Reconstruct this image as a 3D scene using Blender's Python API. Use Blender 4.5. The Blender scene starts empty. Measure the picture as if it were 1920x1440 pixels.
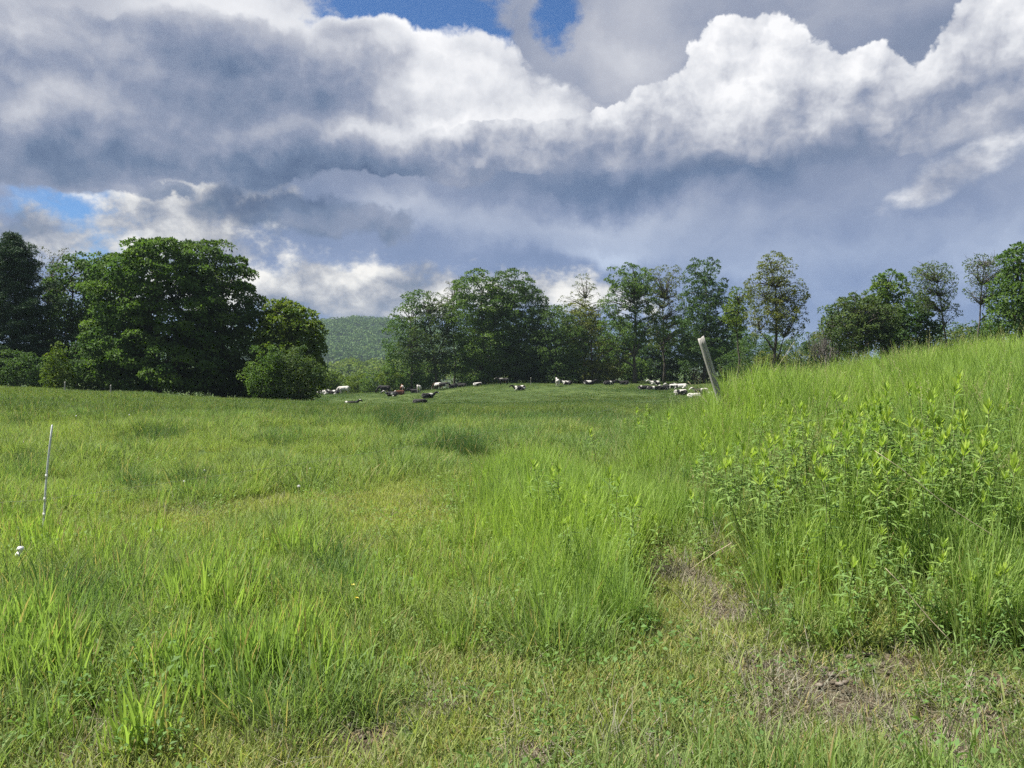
import bpy, bmesh, math, random
import numpy as np
from mathutils import Vector, Matrix

R = math.radians
scene = bpy.context.scene
COL = scene.collection

# ------------------------------------------------------------------ camera
CAM_Z = 1.6
FPX = 1442.0                      # focal length in pixels of the 1920 px wide photograph
PITCH = math.atan(40.0 / FPX)     # looking slightly down
cam_data = bpy.data.cameras.new('camera')
cam_data.sensor_width = 36.0
cam_data.lens = 36.0 * FPX / 1920.0
cam_data.clip_start = 0.05
cam_data.clip_end = 30000.0
cam = bpy.data.objects.new('camera', cam_data)
COL.objects.link(cam)
cam.location = (0, 0, CAM_Z)
cam.rotation_euler = (math.pi / 2 - PITCH, 0, 0)
scene.camera = cam


def pixel_dir(u, v):
    dx = (u - 960.0) / FPX
    dz = -(v - 720.0) / FPX
    c, s = math.cos(PITCH), math.sin(PITCH)
    return Vector((dx, c + dz * s, -s + dz * c))


def at(u, v, d):
    """world point on the pixel's ray at forward distance d"""
    p = pixel_dir(u, v)
    return Vector((p.x / p.y * d, d, CAM_Z + p.z / p.y * d))


# ------------------------------------------------------------------ colour management / render
scene.view_settings.view_transform = 'Standard'
scene.view_settings.look = 'None'
scene.view_settings.exposure = 1.6
scene.view_settings.gamma = 1.0
scene.view_settings.use_curve_mapping = False
scene.render.engine = 'CYCLES'
cy = scene.cycles
cy.max_bounces = 5
cy.diffuse_bounces = 3
cy.glossy_bounces = 2
cy.transmission_bounces = 4
cy.volume_bounces = 0
cy.transparent_max_bounces = 8
cy.use_denoising = False
cy.use_adaptive_sampling = True
cy.adaptive_threshold = 0.016
cy.adaptive_min_samples = 36
cy.sample_clamp_indirect = 6.0
cy.caustics_reflective = False
cy.caustics_refractive = False

SUN_AZ, SUN_EL = R(-84.0), R(60.0)      # azimuth from +Y towards +X
sun_data = bpy.data.lights.new('sun', 'SUN')
sun_data.energy = 4.0
sun_data.angle = R(1.2)
sun_data.color = (1.0, 0.955, 0.88)
sun = bpy.data.objects.new('sun', sun_data)
COL.objects.link(sun)
sd = Vector((math.sin(SUN_AZ) * math.cos(SUN_EL), math.cos(SUN_AZ) * math.cos(SUN_EL), math.sin(SUN_EL)))
sun.rotation_euler = sd.to_track_quat('Z', 'Y').to_euler()

# ------------------------------------------------------------------ world: clear sky + broken clouds
world = bpy.data.worlds.new('World')
scene.world = world
world.use_nodes = True
world.cycles.sampling_method = 'NONE'


def srgb(r, g, b):
    f = lambda c: (c / 255.0 / 12.92) if c <= 10.3 else ((c / 255.0 + 0.055) / 1.055) ** 2.4
    return (f(r), f(g), f(b), 1.0)


class G:
    """small helper for building node graphs"""

    def __init__(self, tree):
        self.t = tree
        self.n = tree.nodes
        self.l = tree.links

    def put(self, sock, val):
        if isinstance(val, bpy.types.NodeSocket):
            self.l.new(val, sock)
        elif isinstance(val, (tuple, list)) and sock.type in ('VECTOR',) and len(val) == 2:
            sock.default_value = (val[0], val[1], 0)
        else:
            sock.default_value = val

    def m(self, op, a, b=None, c=None, clamp=False):
        n = self.n.new('ShaderNodeMath')
        n.operation = op
        n.use_clamp = clamp
        self.put(n.inputs[0], a)
        if b is not None:
            self.put(n.inputs[1], b)
        if c is not None:
            self.put(n.inputs[2], c)
        return n.outputs[0]

    def v(self, op, a, b=None, c=None):
        n = self.n.new('ShaderNodeVectorMath')
        n.operation = op
        self.put(n.inputs[0], a)
        if b is not None:
            if op == 'SCALE':
                self.put(n.inputs['Scale'], b)
            else:
                self.put(n.inputs[1], b)
        if c is not None:
            self.put(n.inputs[2], c)
        return n.outputs['Value'] if op in ('LENGTH', 'DOT_PRODUCT', 'DISTANCE') else n.outputs['Vector']

    def sm(self, x, lo, hi, a=0.0, b=1.0):
        n = self.n.new('ShaderNodeMapRange')
        n.interpolation_type = 'SMOOTHSTEP'
        self.put(n.inputs['Value'], x)
        n.inputs['From Min'].default_value = lo
        n.inputs['From Max'].default_value = hi
        n.inputs['To Min'].default_value = a
        n.inputs['To Max'].default_value = b
        return n.outputs['Result']

    def noise(self, vec, scale, detail=4, rough=0.5, dist=0.0, dim='2D', color=False, typ='FBM'):
        n = self.n.new('ShaderNodeTexNoise')
        n.noise_dimensions = dim
        n.noise_type = typ
        if vec is not None:
            self.put(n.inputs['Vector'], vec)
        n.inputs['Scale'].default_value = scale
        n.inputs['Detail'].default_value = detail
        n.inputs['Roughness'].default_value = rough
        n.inputs['Distortion'].default_value = dist
        return n.outputs['Color'] if color else n.outputs[0]

    def voro(self, vec, scale, detail=2, rough=0.5):
        n = self.n.new('ShaderNodeTexVoronoi')
        n.voronoi_dimensions = '2D'
        n.feature = 'F1'
        n.normalize = True
        self.put(n.inputs['Vector'], vec)
        n.inputs['Scale'].default_value = scale
        n.inputs['Detail'].default_value = detail
        n.inputs['Roughness'].default_value = rough
        n.inputs['Lacunarity'].default_value = 2.2
        return n.outputs['Distance']

    def mix(self, f, a, b, blend='MIX'):
        n = self.n.new('ShaderNodeMix')
        n.data_type = 'RGBA'
        n.blend_type = blend
        self.put(n.inputs[0], f)
        self.put(n.inputs[6], a)
        self.put(n.inputs[7], b)
        return n.outputs[2]

    def ramp(self, f, stops, interp='LINEAR'):
        n = self.n.new('ShaderNodeValToRGB')
        cr = n.color_ramp
        cr.interpolation = interp
        while len(cr.elements) < len(stops):
            cr.elements.new(0.5)
        for e, (p, c) in zip(cr.elements, stops):
            e.position = p
            e.color = c
        self.put(n.inputs[0], f)
        return n.outputs[0]

    def comb(self, x, y, z=0.0):
        n = self.n.new('ShaderNodeCombineXYZ')
        self.put(n.inputs[0], x)
        self.put(n.inputs[1], y)
        self.put(n.inputs[2], z)
        return n.outputs[0]


def build_world():
    g = G(world.node_tree)
    bg = g.n['Background']
    STR = 0.10
    bg.inputs['Strength'].default_value = STR
    sky = g.n.new('ShaderNodeTexSky')
    sky.sky_type = 'NISHITA'
    sky.sun_disc = False
    sky.sun_elevation = SUN_EL
    sky.sun_rotation = SUN_AZ
    sky.altitude = 300
    sky.air_density = 1.0
    sky.dust_density = 0.4
    sky.ozone_density = 2.0

    tc = g.n.new('ShaderNodeTexCoord')
    D = g.v('NORMALIZE', tc.outputs['Generated'])
    sp = g.n.new('ShaderNodeSeparateXYZ')
    g.put(sp.inputs[0], D)
    az = g.m('ARCTAN2', sp.outputs[0], sp.outputs[1])
    el = g.m('ARCSINE', sp.outputs[2])
    P = g.comb(az, el)

    def dirpos(u, v):
        d = pixel_dir(u, v).normalized()
        return math.atan2(d.x, d.y), math.asin(d.z)

    # domain warps
    w1 = g.v('SUBTRACT', g.noise(P, 5.0, 3, 0.5, color=True), (0.5, 0.5, 0.5))
    w2 = g.v('SUBTRACT', g.noise(P, 19.0, 5, 0.6, color=True), (0.5, 0.5, 0.5))
    Ps = g.v('ADD', P, g.v('SCALE', w1, 0.10))
    Ps = g.v('ADD', Ps, g.v('SCALE', w2, 0.055))
    Pm = g.v('ADD', P, g.v('SCALE', w1, 0.035))
    Pm = g.v('ADD', Pm, g.v('SCALE', w2, 0.030))

    def ell_q(p, u, v, ru, rv, rot=0.0):
        a, e = dirpos(u, v)
        if rot:
            n = g.n.new('ShaderNodeVectorRotate')
            n.rotation_type = 'Z_AXIS'
            g.put(n.inputs['Vector'], p)
            n.inputs['Center'].default_value = (a, e, 0)
            n.inputs['Angle'].default_value = -R(rot)
            p = n.outputs[0]
        kx, ky = FPX / ru, FPX / rv
        return g.v('MULTIPLY_ADD', p, (kx, ky, 0), (-a * kx, -e * ky, 0))

    def union(p, lobes, smooth=0.0):
        f = None
        for lb in lobes:
            x = g.v('LENGTH', ell_q(p, *lb))
            if f is None:
                f = x
            elif smooth:
                f = g.m('SMOOTH_MIN', f, x, smooth)
            else:
                f = g.m('MINIMUM', f, x)
        return g.m('SUBTRACT', 1.0, f)

    def lights(p, items, base):
        s = base
        for (u, v, ru, rv, w) in items:
            q = ell_q(p, u, v, ru, rv)
            ex = g.m('POWER', 0.3679, g.v('DOT_PRODUCT', q, q))
            s = g.m('MULTIPLY_ADD', ex, w, s)
        return s

    K = 1.0 / STR / 2 ** scene.view_settings.exposure      # so that a ramp colour shows as itself
    def rampc(L, tint=None):
        st = [(0.0, (80, 100, 134)), (0.2, (108, 126, 156)), (0.4, (142, 152, 176)), (0.6, (184, 188, 201)),
              (0.8, (224, 226, 232)), (1.0, (253, 253, 255))]
        c = g.ramp(L, [(p, srgb(*k)) for p, k in st])
        if tint:
            c = g.mix(1.0, c, tint, 'MULTIPLY')
        return c

    # --- texture fields
    f_big = g.noise(g.v('MULTIPLY', Ps, (1.0, 2.4, 1)), 3.0, 5, 0.55)
    f_mid = g.noise(g.v('MULTIPLY', Pm, (1.0, 1.5, 1)), 8.0, 6, 0.50)
    f_fin = g.noise(g.v('MULTIPLY', P, (1.0, 1.4, 1)), 26.0, 6, 0.6)
    sun_off = (-0.012, 0.020, 0)
    f_mid2 = g.noise(g.v('ADD', g.v('MULTIPLY', Pm, (1.0, 1.5, 1)), (-0.02, 0.045, 0)), 8.0, 6, 0.50)
    relief = g.m('SUBTRACT', f_mid, f_mid2)          # >0 where the sunward side thins out
    Pc = g.v('ADD', P, g.v('SCALE', w2, 0.022))
    b1 = g.voro(Pc, 17.0, 3, 0.55)
    b2 = g.voro(g.v('ADD', Pc, sun_off), 17.0, 3, 0.55)
    brel = g.m('SUBTRACT', b2, b1)                   # billow relief, lit from the sun side

    # --- 0 clear blue
    blue = g.mix(1.0, sky.outputs[0], (0.19, 0.27, 0.37, 1), 'MULTIPLY')
    col = blue

    # --- 1 veil of high cloud with gaps
    gap = union(Pm, [(770, 20, 175, 85), (868, 62, 90, 50), (690, 0, 90, 34), (1042, 40, 50, 52),
                     (190, 395, 110, 44), (262, 325, 70, 30), (110, 398, 90, 22), (170, 450, 110, 50)])
    gapn = g.m('MULTIPLY_ADD', g.m('SUBTRACT', f_mid, 0.5), 1.5, gap)
    gapn = g.m('MULTIPLY_ADD', g.m('SUBTRACT', f_fin, 0.5), 1.1, gapn)
    veil = g.sm(gapn, -0.12, 0.42, 1.0, 0.0)
    L0 = g.m('MULTIPLY_ADD', g.m('SUBTRACT', f_big, 0.5), 0.36, 0.40)
    L0 = g.m('MULTIPLY_ADD', relief, 0.22, L0)
    L0 = lights(Ps, [(140, 30, 360, 150, 0.27), (520, 15, 240, 60, 0.36), (1170, 90, 130, 170, 0.26),
                     (1500, 60, 330, 120, 0.06), (1700, 130, 120, 60, -0.06), (1110, 425, 200, 36, 0.24), (1120, 465, 110, 18, 0.22),
                     (760, 395, 110, 36, 0.20), (1500, 325, 400, 32, -0.15), (1150, 348, 320, 30, -0.11),
                     (850, 475, 420, 30, -0.06), (1580, 460, 380, 100, 0.05), (1880, 480, 110, 40, 0.14), (700, 610, 300, 26, -0.16)], L0)
    c0 = rampc(L0)
    # bluer towards the horizon, as thin distant cloud is
    hz = g.sm(el, 0.05, 0.30, 1.0, 0.0)
    c0 = g.mix(hz, c0, g.mix(1.0, c0, (0.82, 0.97, 1.17, 1), 'MULTIPLY'))
    col = g.mix(veil, col, g.mix(1.0, c0, (K, K, K, 1), 'MULTIPLY'))

    # --- 2 low cream clouds
    fd = union(Pm, [(340, 395, 160, 70), (450, 372, 100, 38), (60, 440, 110, 44), (290, 445, 130, 56), (390, 450, 110, 50),
                    (620, 548, 360, 56), (780, 548, 280, 50), (1050, 550, 190, 46), (480, 540, 170, 46)])
    fd = g.m('MULTIPLY_ADD', g.m('SUBTRACT', f_fin, 0.5), 1.5, fd)
    fd = g.m('MULTIPLY_ADD', g.m('SUBTRACT', f_mid, 0.5), 0.7, fd)
    dd = g.sm(fd, -0.20, 0.50, 0.0, 0.95)
    Ld = g.m('MULTIPLY_ADD', g.m('SUBTRACT', f_fin, 0.5), 0.75, 0.70)
    Ld = g.m('MULTIPLY_ADD', relief, 1.6, Ld)
    Ld = lights(Pm, [(330, 400, 80, 28, -0.24), (620, 575, 320, 26, -0.14), (330, 450, 160, 30, 0.12)], Ld)
    cd = g.mix(1.0, rampc(Ld), (K, K * 0.975, K * 0.91, 1), 'MULTIPLY')
    col = g.mix(dd, col, cd)

    # --- dark shreds in front of the cream cloud
    fs = union(Ps, [(560, 410, 190, 42), (660, 430, 200, 38), (300, 372, 70, 20)])
    fs = g.m('MULTIPLY_ADD', g.m('SUBTRACT', f_mid, 0.5), 1.4, fs)
    ds = g.sm(fs, 0.05, 0.55, 0.0, 0.9)
    cs = g.mix(1.0, rampc(g.m('MULTIPLY_ADD', relief, 0.9, 0.19)), (K, K, K, 1), 'MULTIPLY')
    col = g.mix(ds, col, cs)

    # --- 3 the large grey cloud
    fa = union(Pm, [(420, 190, 480, 165), (800, 190, 250, 135), (90, 270, 280, 72), (960, 240, 260, 80), (640, 285, 430, 56),
                    (700, 105, 150, 75)])
    fa = g.m('MULTIPLY_ADD', g.m('SUBTRACT', f_mid, 0.5), 0.75, fa)
    fa = g.m('MULTIPLY_ADD', b1, -0.25, fa)
    da = g.sm(fa, 0.0, 0.12)
    La = g.m('MULTIPLY_ADD', g.m('SUBTRACT', f_big, 0.5), 0.36, 0.41)
    La = g.m('MULTIPLY_ADD', relief, 0.45, La)
    La = g.m('MULTIPLY_ADD', brel, 0.30, La)
    La = g.m('MULTIPLY_ADD', g.m('SUBTRACT', f_fin, 0.5), 0.16, La)
    La = lights(Ps, [(720, 60, 130, 40, 0.22), (860, 110, 130, 70, 0.24), (760, 140, 140, 70, 0.14), (980, 170, 140, 70, 0.22), (650, 262, 110, 26, 0.22),
                     (780, 250, 110, 34, 0.20), (990, 235, 150, 40, 0.34), (60, 100, 240, 130, 0.18), (900, 260, 200, 40, 0.14),
                     (450, 190, 240, 90, -0.12), (90, 310, 280, 60, -0.10), (520, 338, 520, 36, -0.19)], La)
    edge = g.sm(fa, 0.0, 0.34, 0.44, 0.0)
    up = g.sm(el, 0.34, 0.42)
    La = g.m('MULTIPLY_ADD', edge, up, La)
    ca = g.mix(1.0, rampc(La), (K, K, K, 1), 'MULTIPLY')
    col = g.mix(da, col, ca)

    # --- 4 white cumulus on the right
    fb = union(Pc, [(1400, 140, 118, 92), (1480, 185, 130, 90), (1310, 215, 150, 70), (1610, 185, 100, 78), (1540, 235, 240, 50),
                    (1780, 205, 120, 66), (1890, 80, 96, 100), (1850, 170, 130, 80), (1190, 250, 140, 50), (1010, 275, 230, 46), (1500, 262, 460, 42)], 0.25)
    fb = g.m('MULTIPLY_ADD', g.m('SUBTRACT', b1, 0.35), -0.62, fb)
    fb = g.m('MULTIPLY_ADD', g.m('SUBTRACT', f_fin, 0.5), 0.16, fb)
    _, eb = dirpos(1400, 300)
    base = g.m('MULTIPLY_ADD', g.m('SUBTRACT', f_mid, 0.5), 0.09, el)
    soft = g.sm(base, eb - 0.030, eb + 0.030)
    db = g.m('MULTIPLY', g.sm(fb, 0.0, 0.07), soft)
    hgt = g.sm(base, eb - 0.020, eb + 0.11)
    Lb = g.m('MULTIPLY_ADD', hgt, 0.50, 0.40)
    Lb = g.m('MULTIPLY_ADD', brel, 0.60, Lb)
    Lb = g.m('MULTIPLY_ADD', relief, 0.50, Lb)
    Lb = g.m('MULTIPLY_ADD', g.m('SUBTRACT', f_fin, 0.5), 0.26, Lb)
    Lb = lights(Pm, [(1640, 215, 60, 30, -0.16), (1500, 190, 60, 40, -0.10), (1000, 228, 100, 34, 0.20), (1870, 70, 90, 90, -0.16), (1180, 280, 240, 30, -0.06)], Lb)
    cb = g.mix(1.0, rampc(Lb), (K, K, K, 1), 'MULTIPLY')
    col = g.mix(db, col, cb)

    # --- 5 cloudlets
    fc = union(Pc, [(1795, 322, 130, 30, 24), (1740, 352, 74, 18, 10), (1880, 268, 40, 20, 0)])
    fc = g.m('MULTIPLY_ADD', g.m('SUBTRACT', f_fin, 0.5), 0.9, fc)
    dc = g.sm(fc, -0.1, 0.75, 0.0, 0.85)
    Lc = g.m('MULTIPLY_ADD', g.m('SUBTRACT', f_fin, 0.5), 0.6, 0.72)
    Lc = g.m('MULTIPLY_ADD', relief, 0.9, Lc)
    cc = g.mix(1.0, rampc(Lc), (K, K, K, 1), 'MULTIPLY')
    col = g.mix(dc, col, cc)

    # --- the same broken cloud cover carries on outside this part of the sky
    Lg = g.m('MULTIPLY_ADD', g.m('SUBTRACT', f_big, 0.5), 1.1, 0.45)
    cg = g.mix(1.0, rampc(Lg), (K, K, K, 1), 'MULTIPLY')
    bg2 = g.n.new('ShaderNodeBackground')
    bg2.inputs['Strength'].default_value = STR
    g.put(bg2.inputs['Color'], g.mix(g.sm(f_big, 0.34, 0.42), blue, cg))
    far = g.m('MAXIMUM', g.sm(g.m('ABSOLUTE', az), 0.75, 1.0), g.sm(el, 0.58, 0.75))
    mx = g.n.new('ShaderNodeMixShader')
    g.put(mx.inputs[0], far)
    g.l.new(bg.outputs[0], mx.inputs[1])
    g.l.new(bg2.outputs[0], mx.inputs[2])
    g.l.new(mx.outputs[0], g.n['World Output'].inputs['Surface'])

    g.put(bg.inputs['Color'], col)


build_world()

# ================================================================== helpers
rng = np.random.default_rng(7)
random.seed(7)


def tag(o, label=None, cat=None, group=None, kind=None):
    if label:
        o['label'] = label
    if cat:
        o['category'] = cat
    if group:
        o['group'] = group
    if kind:
        o['kind'] = kind
    return o


def empty(name, loc=(0, 0, 0), rz=0.0):
    o = bpy.data.objects.new(name, None)
    o.location = loc
    o.rotation_euler = (0, 0, rz)
    o.empty_display_size = 0.2
    COL.objects.link(o)
    return o


def mesh_from(name, verts, faces, attrs=None, smooth=False):
    """verts (N,3) array, faces: (M,k) array or list of such arrays with different k"""
    verts = np.asarray(verts, dtype=np.float32)
    if isinstance(faces, np.ndarray):
        faces = [faces]
    faces = [np.asarray(f, dtype=np.int32) for f in faces if len(f)]
    me = bpy.data.meshes.new(name)
    me.vertices.add(len(verts))
    me.vertices.foreach_set('co', verts.ravel())
    if faces:
        nl = sum(f.size for f in faces)
        npoly = sum(len(f) for f in faces)
        me.loops.add(nl)
        me.polygons.add(npoly)
        me.loops.foreach_set('vertex_index', np.concatenate([f.ravel() for f in faces]))
        tot = np.concatenate([np.full(len(f), f.shape[1], dtype=np.int32) for f in faces])
        start = np.concatenate([[0], np.cumsum(tot)[:-1]]).astype(np.int32)
        me.polygons.foreach_set('loop_start', start)
        if smooth:
            me.polygons.foreach_set('use_smooth', np.ones(npoly, dtype=bool))
    for k, a in (attrs or {}).items():
        a = np.asarray(a, dtype=np.float32)
        if a.ndim == 1:
            at_ = me.attributes.new(k, 'FLOAT', 'POINT')
            at_.data.foreach_set('value', a)
        else:
            at_ = me.attributes.new(k, 'FLOAT_VECTOR', 'POINT')
            at_.data.foreach_set('vector', a.ravel())
    me.update(calc_edges=True)
    return me


def link_mesh(name, me, mat=None, parent=None, loc=None):
    o = bpy.data.objects.new(name, me)
    if mat is not None and len(me.materials) == 0:
        me.materials.append(mat)
    if loc is not None:
        o.location = loc
    if parent is not None:
        o.parent = parent
    COL.objects.link(o)
    return o


def material(name):
    m = bpy.data.materials.new(name)
    m.use_nodes = True
    g = G(m.node_tree)
    bsdf = g.n['Principled BSDF']
    return m, g, bsdf


def attr(g, name, typ='GEOMETRY'):
    n = g.n.new('ShaderNodeAttribute')
    n.attribute_type = typ
    n.attribute_name = name
    return n


def leaf_shader(g, color, trans=0.38, rough=0.5, spec=0.35, tmul=(1.15, 1.25, 0.7, 1)):
    """diffuse + light passing through thin leaves"""
    b = g.n['Principled BSDF']
    g.put(b.inputs['Base Color'], color)
    b.inputs['Roughness'].default_value = rough
    b.inputs['Specular IOR Level'].default_value = spec
    tr = g.n.new('ShaderNodeBsdfTranslucent')
    g.put(tr.inputs['Color'], g.mix(1.0, color, tmul, 'MULTIPLY'))
    mx = g.n.new('ShaderNodeMixShader')
    mx.inputs[0].default_value = trans
    g.l.new(b.outputs[0], mx.inputs[1])
    g.l.new(tr.outputs[0], mx.inputs[2])
    g.l.new(mx.outputs[0], g.n['Material Output'].inputs['Surface'])


def tube(path, radii, ns=6, cap=True):
    """tapered tube along a polyline; returns verts, quads, tris"""
    path = np.asarray(path, float)
    n = len(path)
    d = np.gradient(path, axis=0)
    d /= np.linalg.norm(d, axis=1)[:, None] + 1e-9
    ref = np.array([0.0, 0, 1]) if abs(d[0, 2]) < 0.9 else np.array([1.0, 0, 0])
    V = []
    a = np.cross(d[0], ref)
    a /= np.linalg.norm(a)
    for i in range(n):
        a = a - d[i] * np.dot(a, d[i])
        a /= np.linalg.norm(a) + 1e-9
        b = np.cross(d[i], a)
        t = np.linspace(0, 2 * np.pi, ns, endpoint=False)
        V.append(path[i] + radii[i] * (np.cos(t)[:, None] * a + np.sin(t)[:, None] * b))
    V = np.concatenate(V)
    Q = []
    for i in range(n - 1):
        for j in range(ns):
            Q.append((i * ns + j, i * ns + (j + 1) % ns, (i + 1) * ns + (j + 1) % ns, (i + 1) * ns + j))
    T = []
    if cap:
        c = len(V)
        V = np.vstack([V, path[-1] + d[-1] * radii[-1] * 0.4, path[0]])
        for j in range(ns):
            T.append(((n - 1) * ns + j, (n - 1) * ns + (j + 1) % ns, c))
            T.append(((j + 1) % ns, j, c + 1))
    return V, np.array(Q, np.int32), np.array(T, np.int32).reshape(-1, 3)


class MB:
    """collects pieces into one mesh"""

    def __init__(self):
        self.v, self.q, self.t, self.n = [], [], [], 0

    def add(self, V, Q=None, T=None):
        self.v.append(np.asarray(V, float))
        if Q is not None and len(Q):
            self.q.append(np.asarray(Q) + self.n)
        if T is not None and len(T):
            self.t.append(np.asarray(T) + self.n)
        self.n += len(V)

    def tube(self, path, radii, ns=6):
        self.add(*tube(path, radii, ns))

    def mesh(self, name, smooth=True, attrs=None):
        f = []
        if self.q:
            f.append(np.concatenate(self.q))
        if self.t:
            f.append(np.concatenate(self.t))
        return mesh_from(name, np.concatenate(self.v), f, attrs, smooth)


# ================================================================== terrain
def vnoise(x, y, seed=0):
    """smooth value noise"""
    xi, yi = np.floor(x).astype(np.int64), np.floor(y).astype(np.int64)
    fx, fy = x - xi, y - yi
    fx, fy = fx * fx * (3 - 2 * fx), fy * fy * (3 - 2 * fy)

    def h(a, b):
        n = (a * 374761393 + b * 668265263 + seed * 1442695041) & 0x7fffffff
        n = ((n ^ (n >> 13)) * 1274126177) & 0x7fffffff
        return ((n ^ (n >> 16)) & 0xffff) / 65535.0
    return (h(xi, yi) * (1 - fx) + h(xi + 1, yi) * fx) * (1 - fy) + (h(xi, yi + 1) * (1 - fx) + h(xi + 1, yi + 1) * fx) * fy


def fbm(x, y, seed=0, oct=4, gain=0.5):
    s, a, t = 0.0, 1.0, 0.0
    for i in range(oct):
        s = s + a * vnoise(x * 2 ** i, y * 2 ** i, seed + i * 17)
        t += a
        a *= gain
    return s / t


def sstep(x, a, b):
    t = np.clip((x - a) / (b - a), 0, 1)
    return t * t * (3 - 2 * t)


_C = [(0, 0, 0), (-8, 0, 0.02), (8, 0, 0), (-8, 7, 0.02), (0, 7, 0), (8, 7, 0), (0, 13, -0.05), (-12, 13, 0.02), (12, 13, -0.05),
      (0, 25, -0.40), (-18, 25, -0.15), (20, 25, -0.4), (0, 40, -0.98), (-27, 40, -0.35), (27, 40, -1.1),
      (-60, 40, 0.2), (60, 40, -0.8), (-30, -15, 0), (30, -15, 0), (0, -40, 0), (-60, -20, 0.3), (60, -20, 0.5),
      (90, 70, -1.2), (62, 100, -2.2), (60, 150, -1.8), (110, 150, -0.8), (-100, 80, -0.6), (-110, 130, -3.5),
      (-75, 95, -2.0), (-30, 95, -4.0), (-60, 130, -5.0), (-48, 170, -8.5), (-22, 180, -8.0), (0, 182, -4.2), (40, 180, -3.2), (85, 185, -2.6),
      (-130, 220, -11), (-50, 250, -13), (0, 260, -12), (60, 260, -10), (130, 240, -7), (0, 380, -15), (-150, 360, -15), (150, 360, -14)]
for (_u, _v, _d, _g) in [(0, 727, 70, .25), (150, 732, 68, .25), (300, 739, 66, .25), (450, 745, 66, .25), (580, 751, 66, .25), (660, 765, 56, .2),
                         (664, 760, 105, .1), (790, 757, 105, .1), (640, 738, 130, .1), (720, 736, 133, .1), (790, 735, 135, .1), (830, 729, 138, .1),
                         (945, 721, 140, .1), (1045, 723, 134, .1), (975, 729, 128, .1), (1100, 718, 145, .1), (1230, 719, 145, .1),
                         (1210, 729, 125, .1), (1276, 739, 110, .1), (1320, 750, 90, .1), (900, 757, 82, .15), (1100, 757, 76, .15), (1250, 759, 64, .15)]:
    _p = at(_u, _v, _d)
    _C.append((_p.x, _p.y, _p.z - _g))
_C = np.array(_C, float)


def _tps_k(r2):
    return 0.5 * r2 * np.log(r2 + 1e-9)


def _tps_fit(C, lam=0.6):
    n = len(C)
    X = C[:, :2] / 50.0
    K = _tps_k(((X[:, None] - X[None]) ** 2).sum(-1)) + np.eye(n) * lam * 0.01
    Pm = np.hstack([np.ones((n, 1)), X])
    A = np.block([[K, Pm], [Pm.T, np.zeros((3, 3))]])
    return np.linalg.solve(A, np.concatenate([C[:, 2], np.zeros(3)]))


_W = _tps_fit(_C)


def bank(x, y):
    """the grassy bank on the right"""
    xf = np.interp(y, [-6, 0, 2, 3.3, 4.5, 6.0, 8.0, 10, 12, 15, 20, 30], [4.5, 3.4, 2.75, 2.25, 1.75, 1.40, 1.35, 1.5, 1.7, 2.2, 4.6, 10])
    t = x - xf + 0.25 * (fbm(x * 0.9, y * 0.9, 5, 2) - 0.5)
    t = np.where(t > 3, t, np.log1p(np.exp(np.minimum(t, 3) * 4.0)) / 4.0)
    h = 2.3 * (1 - np.exp(-t / 5.8)) * np.interp(y, [0, 3, 6], [.55, .7, 1.0])
    h = h + 0.42 * np.exp(-((x - 3.55) / 0.7) ** 2 - ((y - 11.6) / 1.8) ** 2)
    return h * (1 - sstep(y, 12.5, 26)) * (1 - sstep(-y, 2, 14)) * (1 - sstep(x, 14, 40))


def ground(x, y):
    x, y = np.broadcast_arrays(np.asarray(x, float), np.asarray(y, float))
    shp = x.shape
    x, y = x.ravel(), y.ravel()
    z = np.empty_like(x)
    for i in range(0, len(x), 40000):
        s = slice(i, i + 40000)
        X, Y = x[s] / 50.0, y[s] / 50.0
        Cx = _C[:, :2] / 50.0
        r2 = (X[:, None] - Cx[None, :, 0]) ** 2 + (Y[:, None] - Cx[None, :, 1]) ** 2
        n = len(_C)
        z[s] = _tps_k(r2) @ _W[:n] + _W[n] + _W[n + 1] * X + _W[n + 2] * Y
    r = np.hypot(x, y)
    far = sstep(r, 260, 420)
    behind = sstep(-y, 20, 70)
    z = z * (1 - behind)
    z = z * (1 - far) - 15.0 * far
    z += bank(x, y)
    mid = 1 - sstep(r, 30, 120)
    z += (fbm(x * 0.35, y * 0.35, 3, 3) - 0.5) * 0.16 * mid
    z += (fbm(x * 1.7, y * 1.7, 4, 3) - 0.5) * 0.07 * (1 - sstep(r, 10, 30))
    z += (fbm(x * 0.12, y * 0.12, 9, 2) - 0.5) * 0.5 * sstep(r, 40, 90) * (1 - far)
    return z.reshape(shp)


def project(x, y, z):
    """photo pixel of a world point (used only to lay out what grows where)"""
    c, s = math.cos(PITCH), math.sin(PITCH)
    zz = z - CAM_Z
    f = y * c - zz * s
    up = y * s + zz * c
    f = np.maximum(f, 0.05)
    return 960 + FPX * x / f, 720 - FPX * up / f


def hit(u, v, dmin=1.5, dmax=200.0):
    """first ground point seen along the pixel's ray"""
    p = pixel_dir(u, v)
    d = np.geomspace(dmin, dmax, 2500)
    x, z = p.x / p.y * d, CAM_Z + p.z / p.y * d
    g_ = ground(x, d)
    i = np.argmax(g_ >= z)
    if g_[i] < z[i]:
        i = len(d) - 1
    return Vector((float(x[i]), float(d[i]), float(g_[i])))


def gz(x, y):
    return float(ground(np.array([x]), np.array([y]))[0])


def blobs(u, v, items):
    """soft patches: max over gaussians"""
    m = np.zeros_like(u)
    for (cu, cv, ru, rv, w) in items:
        m = np.maximum(m, w * np.exp(-((u - cu) / ru) ** 2 - ((v - cv) / rv) ** 2))
    return m


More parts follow.
